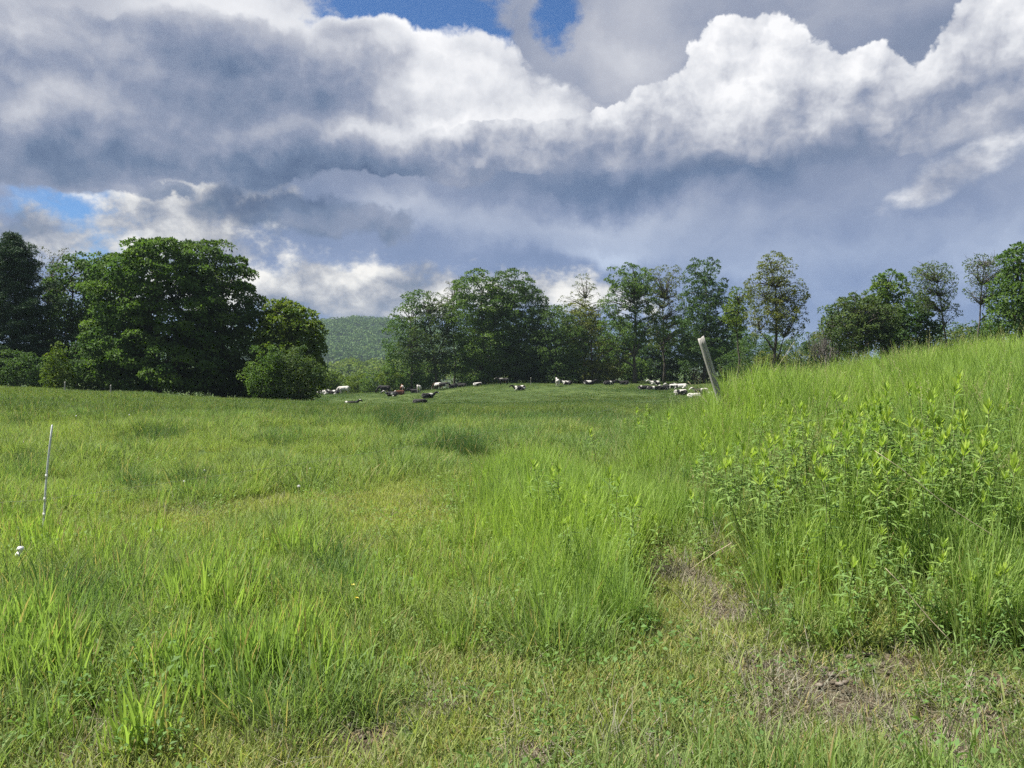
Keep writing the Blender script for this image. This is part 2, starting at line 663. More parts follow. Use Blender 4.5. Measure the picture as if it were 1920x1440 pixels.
# what grows where, laid out on the ground as the photograph shows it
BARE = [(1290, 1065, 70, 40, 1.0), (1330, 1120, 60, 45, 1.0), (1385, 1180, 60, 50, 1.0), (1440, 1245, 80, 45, 1.0), (1540, 1300, 110, 45, 1.0), (1660, 1340, 110, 50, 1.0), (1790, 1390, 140, 60, 1.0),
        (1880, 1330, 90, 70, 1.0), (1480, 1390, 90, 40, .8), (1690, 1250, 60, 40, .8), (1420, 1330, 60, 30, .7), (700, 1400, 150, 45, .8), (1050, 1400, 160, 55, .8), (850, 1330, 100, 35, .6), (620, 1340, 60, 24, .6), (1150, 1330, 80, 30, .55),
        (250, 1330, 60, 30, .5), (130, 1420, 90, 30, .5), (340, 962, 110, 12, .5), (1250, 1430, 120, 40, .6), (1340, 1280, 60, 30, .5), (1380, 1030, 50, 16, .8), (1000, 1250, 60, 30, .35)]


OPEN = [b_ for b_ in BARE if b_[0] > 1240 and b_[1] < 1320]
WEED = [(1640, 900, 210, 90, 1.0), (1800, 980, 130, 110, .9), (1480, 930, 120, 70, .8)]


def bareness(x, y, z):
    u, v = project(x, y, z)
    n = fbm(x * 3.6, y * 3.6, 31, 3)
    b = blobs(u, v, BARE) * sstep(n, 0.34, 0.56)
    return np.where((y > 1.0) & (y < 12), b, 0.0) + np.where(y <= 1.0, 0.5 * sstep(n, 0.4, 0.6), 0)


def build_ground():
    rings = np.concatenate([[0.0], np.geomspace(0.5, 30, 190), np.geomspace(30.6, 460, 130), np.geomspace(480, 9000, 24)])
    na = 540
    ang0 = np.linspace(-np.pi, np.pi, na, endpoint=False)
    ang = ang0 - 0.62 * np.sin(ang0)              # denser ahead (+Y)
    A, Rr = np.meshgrid(ang, rings[1:])
    x, y = (np.sin(A) * Rr).ravel(), (np.cos(A) * Rr).ravel()
    x, y = np.concatenate([[0], x]), np.concatenate([[0], y])
    z = ground(x, y)
    nr = len(rings) - 1
    i = np.arange(nr - 1)[:, None] * na
    j = np.arange(na)[None]
    k = (np.arange(na) + 1)[None] % na
    Q = np.stack([1 + i + j, 1 + i + na + j, 1 + i + na + k, 1 + i + k], -1).reshape(-1, 4)[:, ::-1]
    T = np.stack([np.zeros(na, int), 1 + np.arange(na), 1 + (np.arange(na) + 1) % na], -1)[:, ::-1]
    me = mesh_from('ground', np.stack([x, y, z], -1), [Q, T], {'bare': bareness(x, y, z)}, smooth=True)
    m, g, b = material('pasture_soil')
    geo = g.n.new('ShaderNodeNewGeometry')
    P = geo.outputs['Position']
    n1 = g.noise(P, 3.0, 6, 0.6, dim='3D')
    n2 = g.noise(P, 26.0, 5, 0.65, dim='3D')
    n3 = g.noise(P, 0.10, 4, 0.55, dim='3D')
    soil = g.ramp(n2, [(0.3, (0.028, 0.022, 0.015, 1)), (0.5, (0.080, 0.062, 0.042, 1)), (0.72, (0.175, 0.142, 0.098, 1))])
    turf = g.ramp(n2, [(0.3, (0.030, 0.052, 0.012, 1)), (0.55, (0.060, 0.095, 0.022, 1)), (0.75, (0.12, 0.13, 0.05, 1))])
    field = g.ramp(n3, [(0.35, (0.042, 0.068, 0.020, 1)), (0.65, (0.070, 0.098, 0.028, 1))])
    camd = g.v('LENGTH', P)
    turf = g.mix(g.sm(camd, 18, 60), turf, field)
    ba = attr(g, 'bare').outputs['Fac']
    f = g.sm(g.m('MULTIPLY_ADD', g.m('SUBTRACT', n1, 0.5), 0.7, ba), 0.25, 0.55)
    g.put(b.inputs['Base Color'], g.mix(f, turf, soil))
    b.inputs['Roughness'].default_value = 0.95
    b.inputs['Specular IOR Level'].default_value = 0.1
    bp = g.n.new('ShaderNodeBump')
    bp.inputs['Strength'].default_value = 0.9
    bp.inputs['Distance'].default_value = 0.03
    g.put(bp.inputs['Height'], n2)
    g.l.new(bp.outputs[0], b.inputs['Normal'])
    o = link_mesh('ground', me, m)
    tag(o, 'green pasture ground rolling away to the far trees', 'ground', kind='structure')
    return o


build_ground()

# ================================================================== grass
def blade_strips(n, rad, lmin, lmax, wid, lean, curl, seg=5, seed=0, up=0.0, cluster=0.0, zsink=0.01):
    """n curved tapering blades round the origin; returns verts, quads and the attributes h (along the blade) and rnd (per blade)"""
    r = np.random.default_rng(seed)
    a0 = r.uniform(0, 2 * np.pi, n)
    rr = rad * np.sqrt(r.uniform(0, 1, n)) * (1 - cluster * r.uniform(0, 1, n))
    bx, by = rr * np.cos(a0), rr * np.sin(a0)
    L = r.uniform(lmin, lmax, n) * np.where(r.uniform(0, 1, n) < 0.25, 0.7, 1.0)
    th = np.where(r.uniform(0, 1, n) < 0.5, a0 + r.normal(0, 0.6, n), r.uniform(0, 2 * np.pi, n))
    ln = np.abs(r.normal(lean, lean * 0.5, n))
    cu = np.abs(r.normal(curl, curl * 0.6, n))
    w = wid * r.uniform(0.7, 1.3, n)
    s = np.linspace(0, 1, seg + 1)
    ang = ln[:, None] + cu[:, None] * (s[None] ** 1.7)           # angle from vertical along the blade
    ang = np.minimum(ang, 2.6)
    ds = L[:, None] / seg
    horiz = np.concatenate([np.zeros((n, 1)), np.cumsum(np.sin(ang[:, :-1]) * ds, 1)], 1)
    vert = np.concatenate([np.zeros((n, 1)), np.cumsum(np.cos(ang[:, :-1]) * ds, 1)], 1)
    cx = bx[:, None] + np.cos(th)[:, None] * horiz
    cyy = by[:, None] + np.sin(th)[:, None] * horiz
    cz = vert - zsink
    tw = r.uniform(-1.2, 1.2, n)[:, None] + r.normal(0, 0.5, n)[:, None] * s[None]
    px, py = -np.sin(th[:, None] + tw), np.cos(th[:, None] + tw)
    prof = np.interp(s, [0, 0.12, 0.45, 0.8, 1.0], [0.65, 0.9, 1.0, 0.62, 0.04])
    hw = 0.5 * w[:, None] * prof[None]
    Lf = np.stack([cx - px * hw, cyy - py * hw, cz], -1)
    Rt = np.stack([cx + px * hw, cyy + py * hw, cz], -1)
    V = np.stack([Lf, Rt], 2).reshape(n, -1, 3)
    m = 2 * (seg + 1)
    q = np.array([(2 * i, 2 * i + 1, 2 * i + 3, 2 * i + 2) for i in range(seg)])
    Q = (q[None] + (np.arange(n) * m)[:, None, None]).reshape(-1, 4)
    h = np.repeat(np.tile(s, (n, 1)), 2, axis=1).ravel()
    rn = np.repeat(r.uniform(0, 1, n), m)
    return V.reshape(-1, 3), Q, h, rn


def grass_material(name, base, tip, alt, dry=0.06, trans=0.42, var=0.5):
    m, g, b = material(name)
    h = attr(g, 'h').outputs['Fac']
    rn = attr(g, 'rnd').outputs['Fac']
    tint = attr(g, 'tint', 'INSTANCER').outputs['Fac']
    c = g.mix(g.sm(h, 0.0, 0.55), base, tip)
    c = g.mix(g.m('MULTIPLY', rn, var), c, alt)
    c = g.mix(tint, c, g.mix(1.0, c, (1.17, 1.15, 0.92, 1), 'MULTIPLY'))           # lighter, yellower patches
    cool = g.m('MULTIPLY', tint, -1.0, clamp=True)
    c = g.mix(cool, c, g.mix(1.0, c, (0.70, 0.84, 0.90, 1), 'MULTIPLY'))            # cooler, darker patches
    st = g.m('GREATER_THAN', g.m('FRACT', g.m('MULTIPLY', rn, 7.31)), 1.0 - dry)
    c = g.mix(st, c, (0.36, 0.30, 0.14, 1))
    leaf_shader(g, c, trans, 0.6, 0.15)
    return m


M_TURF = grass_material('turf_grass', (0.245, 0.245, 0.110, 1), (0.230, 0.280, 0.092, 1), (0.295, 0.320, 0.118, 1), 0.14)
M_MEAD = grass_material('meadow_grass', (0.200, 0.230, 0.088, 1), (0.190, 0.258, 0.080, 1), (0.250, 0.312, 0.098, 1), 0.08)
M_TALL = grass_material('tall_grass', (0.220, 0.260, 0.090, 1), (0.225, 0.325, 0.085, 1), (0.290, 0.385, 0.105, 1), 0.05, 0.46)
M_RUSH = grass_material('tussock_grass', (0.065, 0.095, 0.035, 1), (0.058, 0.112, 0.036, 1), (0.095, 0.145, 0.048, 1), 0.08)
M_FAR = grass_material('field_grass', (0.120, 0.150, 0.056, 1), (0.118, 0.172, 0.052, 1), (0.165, 0.212, 0.070, 1), 0.04)
M_DIST = grass_material('grazed_grass', (0.085, 0.118, 0.042, 1), (0.085, 0.135, 0.040, 1), (0.130, 0.165, 0.055, 1), 0.05)
M_STRAW = grass_material('dry_straw', (0.185, 0.168, 0.118, 1), (0.29, 0.265, 0.195, 1), (0.11, 0.096, 0.068, 1), 0.0, 0.12)
M_HERB = grass_material('low_herbs', (0.12, 0.175, 0.055, 1), (0.125, 0.21, 0.055, 1), (0.17, 0.25, 0.07, 1), 0.0, 0.35)
M_SEED = grass_material('seed_heads', (0.19, 0.23, 0.07, 1), (0.30, 0.31, 0.14, 1), (0.36, 0.30, 0.20, 1), 0.0, 0.3)

SOURCES = {}


def source(kind, V, Q, h, rn, mat):
    """one clump kept outside the scene; the scatter below instances it"""
    col = SOURCES.get(kind)
    if col is None:
        col = SOURCES[kind] = bpy.data.collections.new(kind)
    nm = '%s_%02d' % (kind, len(col.objects))
    me = mesh_from(nm, V, Q if isinstance(Q, list) else [Q], {'h': h, 'rnd': rn}, smooth=True)
    me.materials.append(mat)
    o = bpy.data.objects.new(nm, me)
    col.objects.link(o)


def merge(parts):
    V, Qs, H, Rn, n = [], [], [], [], 0
    for (v, q, h, r) in parts:
        V.append(v)
        Qs.append(q + n)
        H.append(h)
        Rn.append(r)
        n += len(v)
    return np.concatenate(V), np.concatenate(Qs), np.concatenate(H), np.concatenate(Rn)


def kites(c, nrm, dirv, ln, wd, fold=0.15):
    """leaf-shaped quads: centre base c, direction dirv, normal nrm"""
    side = np.cross(dirv, nrm)
    side /= np.linalg.norm(side, axis=1)[:, None] + 1e-9
    a = c
    t = c + dirv * ln[:, None]
    mid = c + dirv * (ln * 0.45)[:, None] + nrm * (ln * fold)[:, None]
    l, r = mid - side * (wd * 0.5)[:, None], mid + side * (wd * 0.5)[:, None]
    n = len(c)
    V = np.stack([a, r, t, l], 1).reshape(-1, 3)
    Q = np.arange(n * 4).reshape(n, 4)
    return V, Q


def unit(v):
    return v / (np.linalg.norm(v, axis=-1, keepdims=True) + 1e-9)


for s in range(5):
    source('turf', *blade_strips(42, 0.14, 0.04, 0.12, 0.0052, 0.50, 0.7, 3, 100 + s), M_TURF)
for s in range(6):
    source('meadow', *blade_strips(34, 0.11, 0.12, 0.32, 0.0062, 0.30, 0.85, 5, 200 + s), M_MEAD)
for s in range(6):
    source('tall', *blade_strips(30, 0.10, 0.30, 0.62, 0.0068, 0.13, 0.55, 6, 300 + s), M_TALL)
for s in range(5):
    source('broad', *blade_strips(24, 0.085, 0.16, 0.36, 0.0092, 0.12, 0.35, 5, 350 + s), M_TALL)
for s in range(3):
    source('tussock', *blade_strips(110, 0.15, 0.22, 0.50, 0.0042, 0.30, 0.8, 5, 400 + s), M_RUSH)
for s in range(3):
    source('straw', *blade_strips(70, 0.15, 0.04, 0.16, 0.0028, 1.35, 0.3, 3, 500 + s, zsink=-0.010), M_STRAW)
for s in range(4):      # far pasture: broader, sparser clumps
    source('field', *blade_strips(60, 0.42, 0.14, 0.36, 0.016, 0.32, 0.8, 4, 600 + s), M_FAR)
for s in range(4):
    source('distant', *blade_strips(70, 1.1, 0.08, 0.34, 0.045, 0.3, 0.7, 2, 700 + s), M_DIST)
for s in range(3):      # low herbs and clover between the grass
    r = np.random.default_rng(800 + s)
    n = 46
    a = r.uniform(0, 2 * np.pi, n)
    rad = 0.13 * np.sqrt(r.uniform(0, 1, n))
    c = np.stack([rad * np.cos(a), rad * np.sin(a), r.uniform(0.02, 0.12, n)], -1)
    nr = unit(np.stack([r.normal(0, .5, n), r.normal(0, .5, n), np.ones(n)], -1))
    d = unit(np.cross(nr, unit(r.normal(0, 1, (n, 3)))))
    V, Q = kites(c, nr, d, r.uniform(0.014, 0.034, n), r.uniform(0.007, 0.015, n))
    source('herb', V, Q, np.tile([0.3, .7, 1, .7], n), np.repeat(r.uniform(0, 1, n), 4), M_HERB)
M_CLOD, _g, _b = material('soil_clods')
_geo = _g.n.new('ShaderNodeNewGeometry')
_n = _g.noise(_geo.outputs['Position'], 22.0, 5, 0.6, dim='3D')
_g.put(_b.inputs['Base Color'], _g.ramp(_n, [(0.3, (0.035, 0.027, 0.019, 1)), (0.52, (0.10, 0.08, 0.056, 1)), (0.75, (0.26, 0.235, 0.20, 1))]))
_b.inputs['Roughness'].default_value = 0.95
for s in range(4):      # clods and small stones
    r = np.random.default_rng(850 + s)
    parts = []
    for k in range(12):
        c = np.append(r.uniform(-.13, .13, 2), 0.0)
        u_, v_ = np.meshgrid(np.linspace(0, 2 * np.pi, 8)[:-1], np.linspace(-1.4, 1.4, 5))
        rr = r.uniform(.006, .022) * (1 + r.normal(0, .22, u_.shape))
        V = np.stack([rr * np.cos(v_) * np.cos(u_) * 1.25, rr * np.cos(v_) * np.sin(u_), rr * np.sin(v_) * .6 + .004], -1).reshape(-1, 3) + c
        Q = np.array([(i * 7 + j, i * 7 + (j + 1) % 7, (i + 1) * 7 + (j + 1) % 7, (i + 1) * 7 + j) for i in range(4) for j in range(7)])
        parts.append((V, Q, np.zeros(len(V)), np.zeros(len(V))))
    source('clod', *merge(parts), M_CLOD)
for s in range(4):      # flowering stalks with loose panicles
    r = np.random.default_rng(900 + s)
    V, Q, h, rn = blade_strips(5, 0.08, 0.6, 0.95, 0.0034, 0.10, 0.35, 6, 900 + s)
    parts = [(V, Q, h * 0.6, rn)]
    for k in range(5):
        tip = V.reshape(5, 7, 2, 3)[k].mean(1)
        n = 26
        tt = r.uniform(0.0, 1.0, n)
        base = tip[4] + (tip[6] - tip[4]) * tt[:, None]
        d = unit(np.stack([r.normal(0, .5, n), r.normal(0, .5, n), r.uniform(0.5, 1.2, n)], -1))
        nr = unit(np.cross(d, r.normal(0, 1, (n, 3))))
        v2, q2 = kites(base, nr, d, r.uniform(0.014, 0.034, n) * (1.2 - 0.7 * tt), np.full(n, 0.005))
        parts.append((v2, q2, np.ones(n * 4), np.repeat(r.uniform(0, 1, n), 4)))
    source('panicle', *merge(parts), M_SEED)


def scatter(name, kind, pts, scl, tint, label, cat, lean=None, zscl=None):
    n = len(pts)
    r = np.random.default_rng(sum(map(ord, name)))
    rot = np.stack([r.normal(0, 0.10, n), r.normal(0, 0.10, n), r.uniform(0, 2 * np.pi, n)], -1)
    if lean is not None:
        rot[:, :2] += lean
    k = len(SOURCES[kind].objects)
    zs = scl if zscl is None else zscl
    me = mesh_from(name, pts, [], {'rot': rot, 'scl': np.stack([scl, scl, zs], -1), 'tint': tint})
    ai = me.attributes.new('idx', 'INT', 'POINT')
    ai.data.foreach_set('value', r.integers(0, k, n).astype(np.int32))
    o = bpy.data.objects.new(name, me)
    COL.objects.link(o)
    t = bpy.data.node_groups.new(name + '_scatter', 'GeometryNodeTree')
    t.interface.new_socket('Geometry', in_out='INPUT', socket_type='NodeSocketGeometry')
    t.interface.new_socket('Geometry', in_out='OUTPUT', socket_type='NodeSocketGeometry')
    gi, go = t.nodes.new('NodeGroupInput'), t.nodes.new('NodeGroupOutput')
    ip = t.nodes.new('GeometryNodeInstanceOnPoints')
    ci = t.nodes.new('GeometryNodeCollectionInfo')
    ci.inputs['Collection'].default_value = SOURCES[kind]
    ci.inputs['Separate Children'].default_value = True
    ci.inputs['Reset Children'].default_value = True

    def named(nm, typ):
        a = t.nodes.new('GeometryNodeInputNamedAttribute')
        a.data_type = typ
        a.inputs['Name'].default_value = nm
        return a.outputs['Attribute']
    er = t.nodes.new('FunctionNodeEulerToRotation')
    t.links.new(named('rot', 'FLOAT_VECTOR'), er.inputs[0])
    t.links.new(gi.outputs[0], ip.inputs['Points'])
    t.links.new(ci.outputs[0], ip.inputs['Instance'])
    ip.inputs['Pick Instance'].default_value = True
    t.links.new(named('idx', 'INT'), ip.inputs['Instance Index'])
    t.links.new(er.outputs[0], ip.inputs['Rotation'])
    t.links.new(named('scl', 'FLOAT_VECTOR'), ip.inputs['Scale'])
    t.links.new(ip.outputs[0], go.inputs[0])
    md = o.modifiers.new('scatter', 'NODES')
    md.node_group = t
    tag(o, label, cat, kind='stuff')
    return o


def candidates(d0, d1, dens, half=0.80, seed=0):
    """random ground points in the sector ahead between two distances"""
    r = np.random.default_rng(seed)
    area = half * (d1 ** 2 - d0 ** 2)
    n = int(area * dens)
    d = np.sqrt(r.uniform(d0 ** 2, d1 ** 2, n))
    x = d * r.uniform(-half, half, n)
    z = ground(x, d)
    return x, d, z, r


# tall bright grass: on the bank, along its foot, and in clumps at the front left
TALL = [(1000, 940, 160, 60, .9), (1100, 1030, 240, 110, 1.0), (1130, 1140, 170, 80, .8), (1060, 1200, 110, 60, .5), (1330, 860, 220, 90, .8), (1500, 760, 300, 110, 1.0),
        (1800, 780, 300, 160, 1.0), (1750, 1000, 260, 140, 1.0), (1560, 1100, 190, 80, .9), (1900, 1150, 120, 120, .8), (1720, 1210, 34, 60, .9), (1600, 1180, 150, 40, .75), (1850, 1230, 110, 60, .85), (1760, 1180, 90, 40, .7), (1560, 1240, 60, 24, .55),
        (420, 1150, 110, 80, 1.0), (360, 1290, 190, 60, 1.0), (560, 1250, 70, 60, .9), (60, 1250, 90, 110, .9), (120, 1380, 130, 60, .8), (290, 1030, 45, 30, .8),
        (540, 1060, 60, 30, .8), (740, 1150, 90, 60, .4), (60, 1040, 110, 60, .7), (860, 1230, 40, 30, .4), (1790, 1400, 60, 60, .7), (1430, 1320, 40, 30, .6), (200, 1400, 60, 40, .9)]
SHORT = [(860, 1240, 120, 60, .8), (800, 1110, 100, 50, .75), (740, 1050, 110, 40, .8), (560, 900, 120, 22, .7), (480, 870, 100, 16, .6), (640, 960, 200, 34, .9), (760, 930, 120, 40, .8), (300, 990, 160, 20, .8), (900, 1400, 420, 120, 1.0), (1250, 1330, 200, 90, .9), (720, 1020, 120, 30, .7),
         (240, 870, 120, 22, .7), (420, 905, 160, 24, .7), (1550, 1400, 300, 90, .9), (880, 905, 90, 20, .5), (1000, 1290, 140, 40, .7), (960, 1150, 40, 100, .35)]
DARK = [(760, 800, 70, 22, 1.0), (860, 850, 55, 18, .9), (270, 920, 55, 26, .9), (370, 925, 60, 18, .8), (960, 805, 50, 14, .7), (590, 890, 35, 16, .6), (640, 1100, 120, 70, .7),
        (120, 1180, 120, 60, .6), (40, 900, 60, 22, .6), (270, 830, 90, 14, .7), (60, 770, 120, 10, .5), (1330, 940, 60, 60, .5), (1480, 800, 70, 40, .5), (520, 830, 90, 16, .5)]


def zones(x, y, z):
    u, v = project(x, y, z)
    k = np.clip(420 / np.maximum(y, 2.0), 20, 160)            # uneven edges, about 0.3 m either way
    u = u + k * 2.2 * (fbm(x * 1.1, y * 1.1, 51, 3) - 0.5)
    v = v + k * 0.9 * (fbm(x * 1.3, y * 1.3, 53, 3) - 0.5)
    op = np.maximum(blobs(u, v, BARE), np.maximum(blobs(u, v - 45, OPEN), blobs(u, v - 85, OPEN)))       # low growth in front of the worn strip
    return blobs(u, v, TALL) * (1 - 0.95 * op), np.maximum(blobs(u, v, SHORT), 0.8 * op), blobs(u, v, DARK), u, v


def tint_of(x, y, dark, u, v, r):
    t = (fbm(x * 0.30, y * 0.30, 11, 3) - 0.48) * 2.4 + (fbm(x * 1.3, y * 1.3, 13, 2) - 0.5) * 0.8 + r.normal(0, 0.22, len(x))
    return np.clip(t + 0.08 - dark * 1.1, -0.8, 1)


def build_grass():
    # ---- near ground, 1 to 10 m
    x, y, z, r = candidates(1.2, 10.5, 230, 0.86, 1)
    tall, short, dark, u, v = zones(x, y, z)
    bare = bareness(x, y, z)
    n1 = fbm(x * 1.4, y * 1.4, 21, 3)
    keep = r.uniform(0, 1, len(x)) > np.clip(bare * 1.35, 0, .96)
    hgt = np.clip(0.62 + (n1 - 0.5) * 2.4 - short * 1.25 + tall * 0.5, 0, 1.6)
    pick = r.uniform(0, 1, len(x))
    ti = np.clip(tint_of(x, y, dark, u, v, r) - (n1 - 0.5) * 1.6 + 0.45 * short, -1, 1)  # shade of taller growth put into the tint; short turf yellower
    P = np.stack([x, y, z], -1)
    is_t = keep & (pick < 0.78 * sstep(tall + 0.9 * (n1 - 0.5), 0.25, 0.80))
    is_m = keep & ~is_t & (pick < 0.30 + 0.5 * sstep(hgt, 0.35, 0.9)) & (hgt > 0.22)
    is_u = keep & ~is_t & ~is_m
    tl = np.clip(0.34 + tall * 0.72 + r.normal(0, 0.13, len(x)), 0.3, 1.3) * (1 - 0.32 * blobs(u, v, WEED))
    bk = bank(x, y)
    flat_ = is_t & ((bk < 0.12) & (u < 900) | (r.uniform(0, 1, len(x)) < 0.25))
    is_b = is_t & ~flat_
    mix_ = is_m & (r.uniform(0, 1, len(x)) < 0.16)
    is_m = is_m & ~mix_
    flat_ = flat_ | mix_
    tl = np.where(mix_, np.clip(0.45 + 0.4 * hgt, .4, 1.0), tl)
    scatter('tall_grass', 'tall', P[is_b], tl[is_b], np.clip(ti[is_b] + 0.10, -1, 1),
            'tall bright yellow-green grass on the bank and along its foot', 'grass')
    scatter('broad_grass', 'broad', P[flat_], tl[flat_] * 1.15, np.clip(ti[flat_] + 0.30, -1, 1),
            'broad-bladed bright grass in upright clumps near the camera', 'grass')
    sm_ = np.clip(0.62 + hgt * 0.40 + r.normal(0, 0.12, len(x)), 0.4, 1.3)
    scatter('meadow_grass', 'meadow', P[is_m], sm_[is_m], ti[is_m], 'mid-height green meadow grass covering the near pasture', 'grass')
    scatter('short_turf', 'turf', P[is_u], np.clip(1.0 + r.normal(0, 0.2, len(x)), 0.6, 1.6)[is_u], ti[is_u],
            'short trodden turf between the taller grass', 'grass')
    # dry straw on the worn patches
    x, y, z, r = candidates(1.2, 9.0, 170, 0.86, 2)
    bare = bareness(x, y, z)
    k = r.uniform(0, 1, len(x)) < np.clip(bare * 0.75, 0.05, 0.7)
    scatter('dry_straw', 'straw', np.stack([x, y, z], -1)[k], np.clip(1 + r.normal(0, 0.25, len(x)), .5, 1.6)[k], r.uniform(-0.7, 0.5, len(x))[k],
            'dry brown straw lying on the worn bare patches', 'straw')
    x, y, z, r = candidates(1.2, 9.0, 60, 0.86, 12)
    k = r.uniform(0, 1, len(x)) < np.clip(bareness(x, y, z) * 0.9 - .1, 0, .8)
    scatter('soil_clods', 'clod', np.stack([x, y, z], -1)[k], np.clip(.8 + r.normal(0, .25, len(x)), .4, 1.15)[k], np.zeros(k.sum()),
            'crumbly brown clods and small stones on the worn strip', 'soil')
    x, y, z, r = candidates(1.2, 14.0, 18, 0.86, 3)
    k = r.uniform(0, 1, len(x)) < 0.25 + 0.75 * sstep(fbm(x * 0.8, y * 0.8, 41, 3), 0.42, 0.62)
    tall, short, dark, u, v = zones(x, y, z)
    scatter('low_herbs', 'herb', np.stack([x, y, z + tall * 0.12], -1)[k], np.clip(1.1 + r.normal(0, 0.3, len(x)) + tall * .3, .5, 2)[k],
            tint_of(x, y, dark, u, v, r)[k] - 0.1, 'low clover and herb leaves among the grass', 'herbs')
    # flowering stalks along the bank crest and scattered in the tall strip
    x, y, z, r = candidates(5.0, 15.0, 12, 0.80, 4)
    tall, short, dark, u, v = zones(x, y, z)
    b_ = bank(x, y)
    k = r.uniform(0, 1, len(x)) < np.where(b_ > 0.25, 0.55, 0.25 * tall)
    scatter('seeding_grass', 'panicle', np.stack([x, y, z], -1)[k], np.clip(0.72 + r.normal(0, 0.14, len(x)), .4, 1.1)[k], r.uniform(-.4, .5, len(x))[k],
            'flowering grass stalks standing above the bank', 'grass')
    # ---- dark tussocks
    x, y, z, r = candidates(3.0, 30.0, 12, 0.80, 5)
    tall, short, dark, u, v = zones(x, y, z)
    k = (r.uniform(0, 1, len(x)) < sstep(dark, 0.35, 0.8)) & (bank(x, y) < 0.6) | (r.uniform(0, 1, len(x)) < 0.022) & (short < .2)
    scatter('grass_tussocks', 'tussock', np.stack([x, y, z], -1)[k], np.clip(0.75 + y * 0.018 + r.normal(0, 0.16, len(x)), .5, 1.4)[k],
            np.clip(r.uniform(-0.5, 0.25, len(x)) - dark * .3, -1, 1)[k], 'dark green tussocks of coarse grass in the pasture', 'grass')
    # ---- 10 to 24 m
    x, y, z, r = candidates(9.5, 24.0, 66, 0.80, 6)
    tall, short, dark, u, v = zones(x, y, z)
    b_ = bank(x, y)
    ti = tint_of(x, y, dark, u, v, r)
    ti = np.clip(ti - (fbm(x * 0.75, y * 0.75, 23, 3) - 0.5) * 2.2, -1, 1)  # taller patches tinted darker in place of missing clump shadows
    is_t = r.uniform(0, 1, len(x)) < sstep(b_ + 0.5 * tall, 0.2, 0.6) * 0.75
    P = np.stack([x, y, z], -1)
    scatter('bank_grass', 'tall', P[is_t], np.clip(0.95 + r.normal(0, 0.16, len(x)), 0.6, 1.4)[is_t], np.clip(ti + 0.2, -1, 1)[is_t],
            'tall sunlit grass along the crest of the bank', 'grass')
    n1 = fbm(x * 0.75, y * 0.75, 23, 3)
    s_ = np.clip(0.92 + (n1 - 0.5) * 2.6 - short * 0.45 + r.normal(0, 0.15, len(x)), 0.4, 1.6)
    scatter('pasture_grass', 'meadow', P[~is_t], s_[~is_t] * 1.12, ti[~is_t], 'mixed green grass across the middle of the pasture', 'grass')
    # ---- 22 to 64 m
    x, y, z, r = candidates(22.0, 90.0, 8.0, 0.80, 7)
    kk = r.uniform(0, 1, len(x)) < 1 - 0.85 * sstep(y, 56, 90)
    x, y, z = x[kk], y[kk], z[kk]
    _, _, dark, u, v = zones(x, y, z)
    n1 = fbm(x * 0.35, y * 0.35, 25, 3)
    s_ = np.clip(0.78 + (n1 - 0.5) * 2.0 + r.normal(0, 0.14, len(x)), 0.35, 1.5) * (1 - 0.45 * sstep(y, 56, 90))
    ti = np.clip((fbm(x * 0.07, y * 0.12, 27, 3) - 0.48) * 2.2 + r.normal(0, 0.3, len(x)) - dark * .6 - (n1 - 0.5) * 1.8, -1, 1)  # darker tint on taller clumps stands in for their shade
    scatter('field_grass', 'field', np.stack([x, y, z], -1), s_, ti, 'grass of the open field towards the cows', 'grass')
    # ---- 62 to 165 m
    x, y, z, r = candidates(62.0, 165.0, 1.5, 0.80, 8)
    n1 = fbm(x * 0.10, y * 0.10, 29, 3)
    s_ = np.clip(0.72 + (n1 - 0.5) * 1.1 + r.normal(0, 0.14, len(x)), 0.3, 1.3)
    ti = np.clip((fbm(x * 0.08, y * 0.16, 33, 3) - 0.70) * 3.0 + r.normal(0, 0.3, len(x)), -1, 0.6)
    scatter('distant_grass', 'distant', np.stack([x, y, z], -1), s_, ti, zscl=s_ * 0.60, label='grazed grass of the far field under the trees', cat='grass')


build_grass()

# ================================================================== trees
def leaf_material(name, c1, c2, trans=0.30, hue=0.0):
    m, g, b = material(name)
    rn = attr(g, 'rnd').outputs['Fac']
    cl = attr(g, 'clump').outputs['Fac']
    c = g.mix(rn, c1, c2)
    c = g.mix(1.0, c, g.ramp(cl, [(0, (0.78, 0.85, 0.95, 1)), (1, (1.25, 1.15, 0.95, 1))]), 'MULTIPLY')
    oi = g.n.new('ShaderNodeObjectInfo')
    c = g.mix(1.0, c, g.ramp(oi.outputs['Random'], [(0, (0.86, 0.90, 0.92, 1)), (1, (1.16, 1.10, 1.04, 1))]), 'MULTIPLY')
    leaf_shader(g, c, trans, 0.65, 0.12)
    return m


def bark_material(name, c1, c2):
    m, g, b = material(name)
    tc = g.n.new('ShaderNodeTexCoord')
    n = g.noise(g.v('MULTIPLY', tc.outputs['Object'], (6.0, 6.0, 1.2)), 3.0, 5, 0.65, dim='3D')
    g.put(b.inputs['Base Color'], g.ramp(n, [(0.3, c1), (0.7, c2)]))
    b.inputs['Roughness'].default_value = 0.95
    bp = g.n.new('ShaderNodeBump')
    bp.inputs['Strength'].default_value = 0.8
    bp.inputs['Distance'].default_value = 0.05
    g.put(bp.inputs['Height'], n)
    g.l.new(bp.outputs[0], b.inputs['Normal'])
    return m


